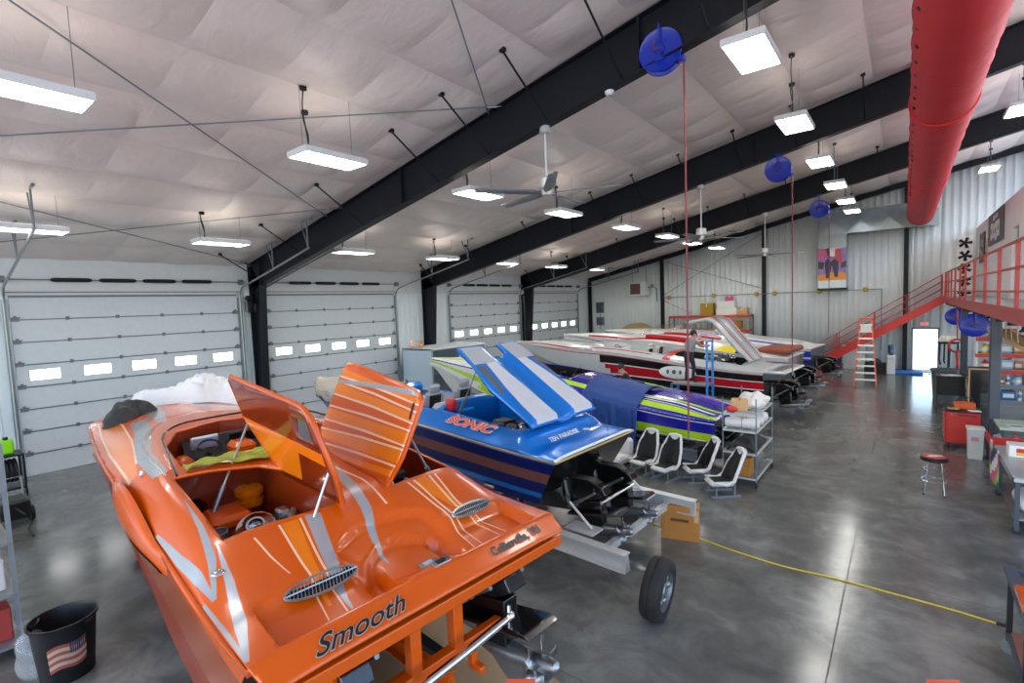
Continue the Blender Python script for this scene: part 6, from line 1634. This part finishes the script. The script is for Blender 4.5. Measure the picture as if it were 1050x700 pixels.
t = thing('gearcase_part', 'steel and black drive housing on the lowest shelf of the cart', 'part', (15.95, 12.5, .21)); mb = MB(); mb.rbox((0, 0, .15), (.4, .5, .3), .05); mb.cyl((0, .2, .2), (0, .5, .25), .1, .06, 12); mb.build('housing', M_engs, t); mb = MB(); mb.lathe([(.02, 0), (.12, .02), (.1, .14)], (0, -.1, .3), n=14); mb.build('flange', M_block, t)
t = thing('box', 'brown cardboard box on the lowest shelf of the wire cart', 'box', (15.9, 11.72, .21)); mb = MB(); mb.rbox((0, 0, .2), (.42, .36, .4), .01); mb.build('carton', M_card, t); mb = MB(); mb.box((0, -.182, .3), (.05, .004, .2)); mb.build('tape', M_cardl, t)
t = thing('hose_bundle', 'green and blue coiled tubing on the floor end of the cart shelf', 'hose', (16.0, 12.92, .21)); mb = MB()
for k in range(3): mb.torus((0, 0, .03+.045*k), (0, 0, 1), .14-.01*k, .022, 20, 6, m=k % 2)
mb.build('coil', [mat('lime tube', '#86b32a', .5), mat('blue tube', '#2a58c0', .5)], t)
# blue work platform used by the man in grey
t = thing('work_stand', 'blue steel work stand beside the grey, black and red boat', 'stand', (13.15, 16.72, 0))
M_bluest = mat('blue stand paint', '#2f86cf', .45)
for sx in (-1, 1):
    for sy in (-1, 1):
        mb = MB(); h = 2.78 if (sx == 1) else 1.34; mb.box((sx*.58, sy*.3, h/2), (.06, .06, h)); mb.build('post', M_bluest, t)
mb = MB(); mb.box((0, 0, 1.32), (1.2, .66, .05)); mb.build('platform', M_steel, t)
mb = MB()
for k in range(4): mb.box((-.58, 0, .28+.27*k), (.08, .6, .03))
mb.build('rung', M_bluest, t)
mb = MB(); mb.box((.58, 0, 2.75), (.05, .6, .05)); mb.box((.58, 0, 2.1), (.04, .6, .04)); mb.build('guard_rail', M_bluest, t)
# grey store by the second door
t = thing('storage_locker', 'tall grey open-fronted store between the second and third doors', 'cabinet', (1.75, 14.75, 0)); mb = MB(); mb.box((0, .02, 1.2), (1.9, .04, 2.4)); mb.box((0, 3.6, 1.2), (1.9, .04, 2.4)); mb.box((-.93, 1.8, 1.2), (.04, 3.6, 2.4)); mb.build('panel', mat('blue grey panel', '#a9bac6', .5), t)
mb = MB(); mb.box((0, 1.8, 2.38), (1.9, 3.6, .08)); mb.build('roof_panel', M_white, t); mb = MB()
for y in (.05, 1.8, 3.58): mb.box((.92, y, 1.2), (.06, .08, 2.4))
mb.build('front_post', M_white, t); mb = MB(); mb.box((0, 1.8, 1.3), (1.8, 3.5, .04)); mb.build('shelf', M_grey, t)
for k, (dx, dy, c) in enumerate([(-.3, .25, '#d9b0a0'), (.1, .3, '#c9a184'), (.35, .22, '#b98d6d')]):
    tt = thing('bundle', ['small pink bundle on top of the grey store, nearest the wall', 'small pale bundle on top of the grey store, the middle one', 'small tan bundle on top of the grey store, nearest the boats'][k], 'bundle', (1.5+dx, 14.75+dy, 2.42), 0, 'bundles on the grey store'); mb = MB(); mb.sphere((0, 0, .12), (.12, .1, .12), 12, 8); mb.sphere((0, 0, .28), .07, 10, 8); mb.build('body', mat('bundle '+c, c, .8), tt)

# ------------------------------------------------------------------ near side: shelving, flag bin, clear bag
M_shelf = mat('grey perforated steel', '#8d9194', .45, .4)
t = thing('storage_rack', 'long grey perforated steel shelving rack at the near edge of the photo', 'shelving', (0, 0, 0))
XA, XB, YA, YB, HS = 4.4, 10.05, .35, .88, 2.7
for x in (XA, 6.3, 8.2, XB):
    for y in (YA, YB):
        mb = MB(); mb.box((x, y, HS/2), (.05, .004, HS)); mb.box((x-.024, y-.02, HS/2), (.004, .05, HS))
        p_ = mb.build('upright', M_shelf, t)
        if x == XB or x == 8.2:
            mb = MB()
            for k in range(40): mb.box((x+.004, y+.0025, .06+.066*k), (.016, .003, .028))
            mb.build('slots', M_block, p_)
for z in (.15, .8, 1.45, 2.1, 2.68):
    mb = MB(); mb.box(((XA+XB)/2, (YA+YB)/2, z), (XB-XA, YB-YA, .03)); mb.box(((XA+XB)/2, YB, z-.03), (XB-XA, .01, .08)); mb.build('shelf', M_shelf, t)
shelfn = {.15: 'lowest shelf', .8: 'second shelf up', 1.45: 'third shelf up', 2.1: 'fourth shelf up', 2.68: 'top'}
M_rg = mat('red mesh print', '#b8433f', .6, noise=(60, .5))
rq = random.Random(21)
OW_ = ['first', 'second', 'third', 'fourth', 'fifth', 'sixth', 'seventh', 'eighth', 'ninth', 'tenth', 'eleventh', 'twelfth']
for z in (.15, .8, 1.45, 2.1):
    x = 9.85; n = 0
    while x > 6.6 and n < 8:
        w = rq.uniform(.25, .5); h = rq.uniform(.22, .5); d = rq.uniform(.25, .42)
        c = rq.choice(['#a9702f', '#30343a', '#e3e2dd', '#b8433f', '#3b5f8f', '#c7a070']); nm = {'#a9702f': 'brown', '#30343a': 'black', '#e3e2dd': 'white', '#b8433f': 'red', '#3b5f8f': 'blue', '#c7a070': 'tan'}[c]
        tt = thing('box', '%s box, %s from the near post on the %s of the perforated rack' % (nm, OW_[n], shelfn[z]), 'box', (x-w/2, .62+rq.uniform(-.03, .03), z+.016), 0, 'boxes on the perforated rack')
        mb = MB(); mb.rbox((0, 0, h/2), (w, d, h), .012); mb.build('carton', mat('box '+c, c, .7), tt); mb = MB(); mb.box((0, d/2+.001, h*.5), (w*.6, .003, h*.4)); mb.build('paper_label', M_paper if c != '#e3e2dd' else M_rg, tt)
        x -= w+rq.uniform(.02, .1); n += 1
t = thing('cardboard_tube', 'brown cardboard tube lying on top of the perforated rack', 'tube', (9.3, .62, 2.7)); mb = MB(); mb.cyl((-.9, .0, .07), (.5, .05, .07), .06, n=14); mb.build('tube', mat('brown tube', '#7d4a30', .6), t); mb = MB(); mb.cyl((.5, .05, .07), (.53, .051, .07), .062, n=14); mb.build('end_cap', M_cardl, t)
t = thing('jug', 'lime green jug on a stand near the first overhead door', 'jug', (1.6, 1.8, 1.02)); mb = MB(); mb.rbox((0, 0, .18), (.32, .26, .36), .04); mb.build('body', mat('lime jug', '#8fe01a', .4), t); mb = MB(); mb.cyl((.08, 0, .35), (.08, 0, .42), .05, n=10); mb.build('cap', M_black, t)
t = thing('hose_cart', 'black hose cart by the track of the first overhead door', 'cart', (1.6, 1.8, 0)); mb = MB()
for sx in (-1, 1):
    for sy in (-1, 1): mb.box((sx*.3, sy*.25, .5), (.04, .04, 1.0))
mb.box((0, 0, 1.0), (.66, .54, .04)); mb.box((0, 0, .2), (.66, .54, .04)); mb.build('frame', M_block, t); mb = MB()
for k in range(4): mb.torus((.0, -.12+.08*k, .6), (0, 1, 0), .26, .035, 24, 7)
mb.build('hose_coil', M_black, t)
t = thing('pressure_washer', 'black and steel washer machine on the floor beside the perforated rack', 'machine', (4.2, 1.55, 0)); mb = MB(); mb.rbox((0, 0, .35), (.6, .45, .4), .05); mb.build('motor', M_block, t); mb = MB(); mb.tube([(-.3, -.2, .2), (-.35, -.2, .9), (-.35, .2, .9), (-.3, .2, .2)], .02, 7); mb.build('handle', M_steel, t)
for s in (-1, 1):
    mb = MB(); mb.cyl((-.1, s*.25, .15), (-.1, s*.31, .15), .15, n=18); mb.build('wheel', M_black, t)
mb = MB(); mb.tube([(.3, 0, .4), (.5, .1, .3), (.4, .2, .1), (.7, .1, .03), (1.2, .1, .03)], .02, 7); mb.build('hose', M_black, t)
t = thing('trash_can', 'black trash can with a waving flag printed on it, near the camera', 'trash can', (10.95, 1.13, 0)); mb = MB(); mb.lathe([(0, .02), (.25, .02), (.25, 0), (.275, .3), (.305, .66), (.325, .665), (.33, .7), (.31, .7), (.295, .66), (.24, .05), (0, .05)], n=40); mb.build('barrel', M_block, t)
for s in (-1, 1):
    mb = MB(); mb.rbox((s*.335*math.cos(.6), s*.335*math.sin(.6), .66), (.05, .1, .04), .012, rz=.6); mb.build('handle', M_block, t)
M_fr = mat('faded red stripe', '#8e4a3c', .6); M_fw = mat('faded cream stripe', '#b09a86', .6); M_fb = mat('faded blue field', '#2c3650', .6)
mb = MB()
def FL(a, z): 
    r = lerp(.252, .308, z/.66)+.003; return (r*math.cos(a), r*math.sin(a), z)
A0 = R(-42); 
for k in range(7):
    mb.grid(lambda p, q: FL(A0+1.25*p, .16+.042*(k+q)+.12*p*.6+.025*math.sin(6*p)), 18, 1, k % 2)
mb.grid(lambda p, q: FL(A0+.7+.55*p, .335+.13*q+.12*(.56+.44*p)*.6+.025*math.sin(6*(.56+.44*p))), 10, 3, 2)
mb.build('flag_print', [M_fr, M_fw, M_fb], t, smooth=60)
M_clear = mat('clear plastic film', '#e8ecef', .12, 0, 0, alpha=.2, spec=1.)
t = thing('plastic_bag', 'crumpled clear plastic bag hanging beside the flag trash can', 'bag', (10.75, .86, 0)); mb = MB(); mb.sphere((0, 0, .3), (.17, .14, .3), 26, 18); mb.v = [(v[0]*(1+.16*math.sin(21*v[2]+9*v[1])), v[1]*(1+.2*math.sin(17*v[0]+15*v[2])), v[2]*(1+.03*math.sin(23*v[0]))) for v in mb.v]; mb.build('film', M_clear, t, smooth=30)
mb = MB(); mb.lathe([(.03, .58), (.05, .62), (.1, .68)], n=12); mb.build('knot', M_clear, t)
# ladder the camera stands over
t = thing('stepladder', 'orange stepladder just below the camera, only its rail tips in view', 'ladder', (18.45, 1.0, 0), R(35)); 
for s in (-1, 1):
    mb = MB(); mb.box((s*.42, 0, 1.68), (.06, .04, 3.36)); mb.build('rail', M_fib, t)
for k in range(9):
    mb = MB(); mb.box((0, 0, .35+.32*k), (.82, .07, .03)); mb.build('step', M_alu, t)
# ------------------------------------------------------------------ people
M_skin = mat('skin', '#b98468', .5); M_tee = mat('heather grey tee', '#7d848a', .85); M_jean = mat('dark navy trousers', '#20242e', .85); M_shoe = mat('dark shoes', '#17181a', .6); M_hair = mat('dark brown hair', '#1d1512', .7); M_blacktee = mat('black tee', '#17181b', .85)
def person(lb, loc, rz, J, shirt, trousers, short_sleeve=True):
    """one skinned, continuous body; J gives the joints of the pose (x forward, y left)"""
    V = []; RAD = []; E = []; ZONE = []
    def v(p, r, z, par=None):
        V.append(tuple(p)); RAD.append(r); ZONE.append(z)
        if par is not None: E.append((par, len(V)-1))
        return len(V)-1
    pel = v(J['pelvis'], .135, 'p')
    bel = v(Vector(J['pelvis']).lerp(Vector(J['chest']), .5), .125, 's', pel)
    che = v(J['chest'], .145, 's', bel)
    nb = Vector(J['neck']); nk = v(nb, .06, 'k', che)
    hd = Vector(J['head']); f = Vector(J.get('face', (1, 0, 0))).normalized(); upv = (hd-nb).normalized()
    jaw = v(hd+f*.025-upv*.05, .075, 'k', nk); sk = v(hd+upv*.045-f*.012, .092, 'k', jaw); v(hd+upv*.1-f*.02, .06, 'k', sk)
    v(hd+f*.125-upv*.01, .014, 'k', jaw)                       # nose
    side = upv.cross(f)
    for s in (-1, 1): v(hd+side*s*.1-f*.01, .018, 'k', sk)      # ears
    for s, a in ((1, 'l'), (-1, 'r')):
        sh = v(J['shoulder_'+a], .068, 's', che); el = v(J['elbow_'+a], .044, 'k', sh)
        m = Vector(J['shoulder_'+a]).lerp(Vector(J['elbow_'+a]), .5)
        wr = v(J['wrist_'+a], .03, 'k', el)
        d = (Vector(J['wrist_'+a])-Vector(J['elbow_'+a])).normalized()
        lat = d.cross(Vector((0, 0, 1))); lat = lat.normalized() if lat.length > .1 else Vector((0, 1, 0))
        nrm = lat.cross(d)
        pm = v(Vector(J['wrist_'+a])+d*.06, .032, 'k', wr)
        for i, (o, ln) in enumerate(((-.03, .075), (-.01, .09), (.01, .085), (.03, .065))):
            q = v(Vector(J['wrist_'+a])+d*.1+lat*o, .0105, 'k', pm)
            q = v(Vector(J['wrist_'+a])+d*(.1+ln*.5)+lat*o*1.15-nrm*.012, .0095, 'k', q)
            v(Vector(J['wrist_'+a])+d*(.1+ln*.85)+lat*o*1.2-nrm*.04, .008, 'k', q)
        q = v(Vector(J['wrist_'+a])+d*.05+lat*s*.045, .012, 'k', wr); v(Vector(J['wrist_'+a])+d*.09+lat*s*.06-nrm*.01, .0095, 'k', q)
        hp = v(J['hip_'+a], .1, 'p', pel); kn = v(J['knee_'+a], .062, 'p', hp); an = v(J['ankle_'+a], .045, 'p', kn)
        he = Vector(J['ankle_'+a])+Vector((-.03, 0, -.045)); 
        to = v(Vector(J['ankle_'+a])+Vector((.1, 0, -.05)), .04, 'f', an); v(Vector(J['ankle_'+a])+Vector((.18, 0, -.06)), .032, 'f', to)
    me = bpy.data.meshes.new('body'); me.from_pydata(V, E, [])
    o = bpy.data.objects.new('tmp', me); COL.objects.link(o)
    o.modifiers.new('skin', 'SKIN'); sub = o.modifiers.new('sub', 'SUBSURF'); sub.levels = sub.render_levels = 2
    lay = me.skin_vertices[0].data
    for i, r in enumerate(RAD): lay[i].radius = (r*1.08, r*1.08)
    for i in range(len(V)): lay[i].use_root = (i == 0)
    bpy.context.view_layer.update()
    ev = o.evaluated_get(bpy.context.evaluated_depsgraph_get()); nm = bpy.data.meshes.new_from_object(ev)
    bpy.data.objects.remove(o)
    nm.materials.clear()
    for m in (M_skin, shirt, trousers, M_shoe): nm.materials.append(m)
    bones = []
    for a, b in E:
        bones.append((Vector(V[a]), Vector(V[b]), ZONE[a], ZONE[b]))
    for p in nm.polygons:
        c = p.center; best = None
        for a, b, za, zb in bones:
            d = b-a; t = max(0, min(1, (c-a).dot(d)/max(d.length_squared, 1e-9))); q = (c-a-d*t).length
            if best is None or q < best[0]: best = (q, za, zb, t)
        z = best[1] if best[3] < .62 else best[2]
        p.material_index = {'k': 0, 's': 1, 'p': 2, 'f': 3}[z]
    nm.polygons.foreach_set('use_smooth', [True]*len(nm.polygons))
    t = thing('person', lb, 'person', loc, rz)
    b = bpy.data.objects.new('body', nm); COL.objects.link(b); b.parent = t
    # hair cap
    mb = MB(); Mr = Matrix((tuple(f), tuple(side), tuple(upv))).transposed()
    mb.sphere(hd+upv*.055-f*.022, (.108, .1, .108), 18, 12, 0, Mr)
    keep = []
    for fc in mb.f:
        c = sum((Vector(mb.v[i]) for i in fc), Vector())/len(fc)-(hd+upv*.055-f*.022)
        if c.dot(upv) > -.02 and not (c.dot(f) > .055 and c.dot(upv) < .05) or c.dot(f) < -.03 and c.dot(upv) > -.085: keep.append(fc)
    mb.f = keep; mb.mi = [0]*len(keep); mb.build('hair', M_hair, t, smooth=80, solid=.012, offset=1)
    for s in (-1, 1):
        mb = MB(); mb.sphere(hd+f*.085+side*s*.034+upv*.012, .012, 8, 6); mb.build('eye', M_paper, t)
    mb = MB(); mb.sphere(hd+f*.094-upv*.055, (.012, .026, .007), 8, 6, 0, Mr); mb.build('mouth', mat('lips', '#8d4f45', .5), t)
    return t
STAND = dict(pelvis=(0, 0, .93), chest=(.1, 0, 1.28), neck=(.17, 0, 1.47), head=(.22, 0, 1.58), face=(.8, 0, -.5),
    shoulder_l=(.13, .19, 1.39), elbow_l=(.36, .24, 1.26), wrist_l=(.58, .16, 1.33), shoulder_r=(.13, -.19, 1.39), elbow_r=(.34, -.25, 1.2), wrist_r=(.56, -.18, 1.22),
    hip_l=(0, .1, .9), knee_l=(.04, .11, .5), ankle_l=(-.02, .11, .1), hip_r=(0, -.1, .9), knee_r=(.12, -.11, .52), ankle_r=(.06, -.11, .1))
person('person in a grey tee and dark trousers leaning over the grey, black and red boat', (13.05, 16.72, 1.345), R(62), STAND, M_tee, M_jean)
KNEEL = dict(pelvis=(-.1, 0, .52), chest=(.08, 0, .86), neck=(.16, 0, 1.04), head=(.22, 0, 1.15), face=(.75, 0, -.55),
    shoulder_l=(.1, .19, .97), elbow_l=(.3, .24, .78), wrist_l=(.52, .14, .76), shoulder_r=(.1, -.19, .97), elbow_r=(.3, -.24, .78), wrist_r=(.5, -.16, .72),
    hip_l=(-.08, .1, .5), knee_l=(.22, .13, .1), ankle_l=(-.2, .13, .11), hip_r=(-.08, -.1, .5), knee_r=(.24, -.13, .1), ankle_r=(-.18, -.13, .11))
pp = person('person with dark hair in a black tee crouching in the lime and indigo boat', tuple(gt.matrix_basis @ Vector(L3(3.3, .55, .92))), R(200), KNEEL, M_blacktee, M_jean)
# ------------------------------------------------------------------ render look
vs = scn.view_settings
scn.display_settings.display_device = 'sRGB'
vs.view_transform = 'Standard'; vs.look = 'None'; vs.gamma = 1.0; vs.use_curve_mapping = False
vs.exposure = 0.0
scn.cycles.use_denoising = True
scn.cycles.max_bounces = 10; scn.cycles.diffuse_bounces = 5; scn.cycles.glossy_bounces = 5; scn.cycles.transmission_bounces = 8; scn.cycles.transparent_max_bounces = 10
scn.cycles.sample_clamp_indirect = 6.
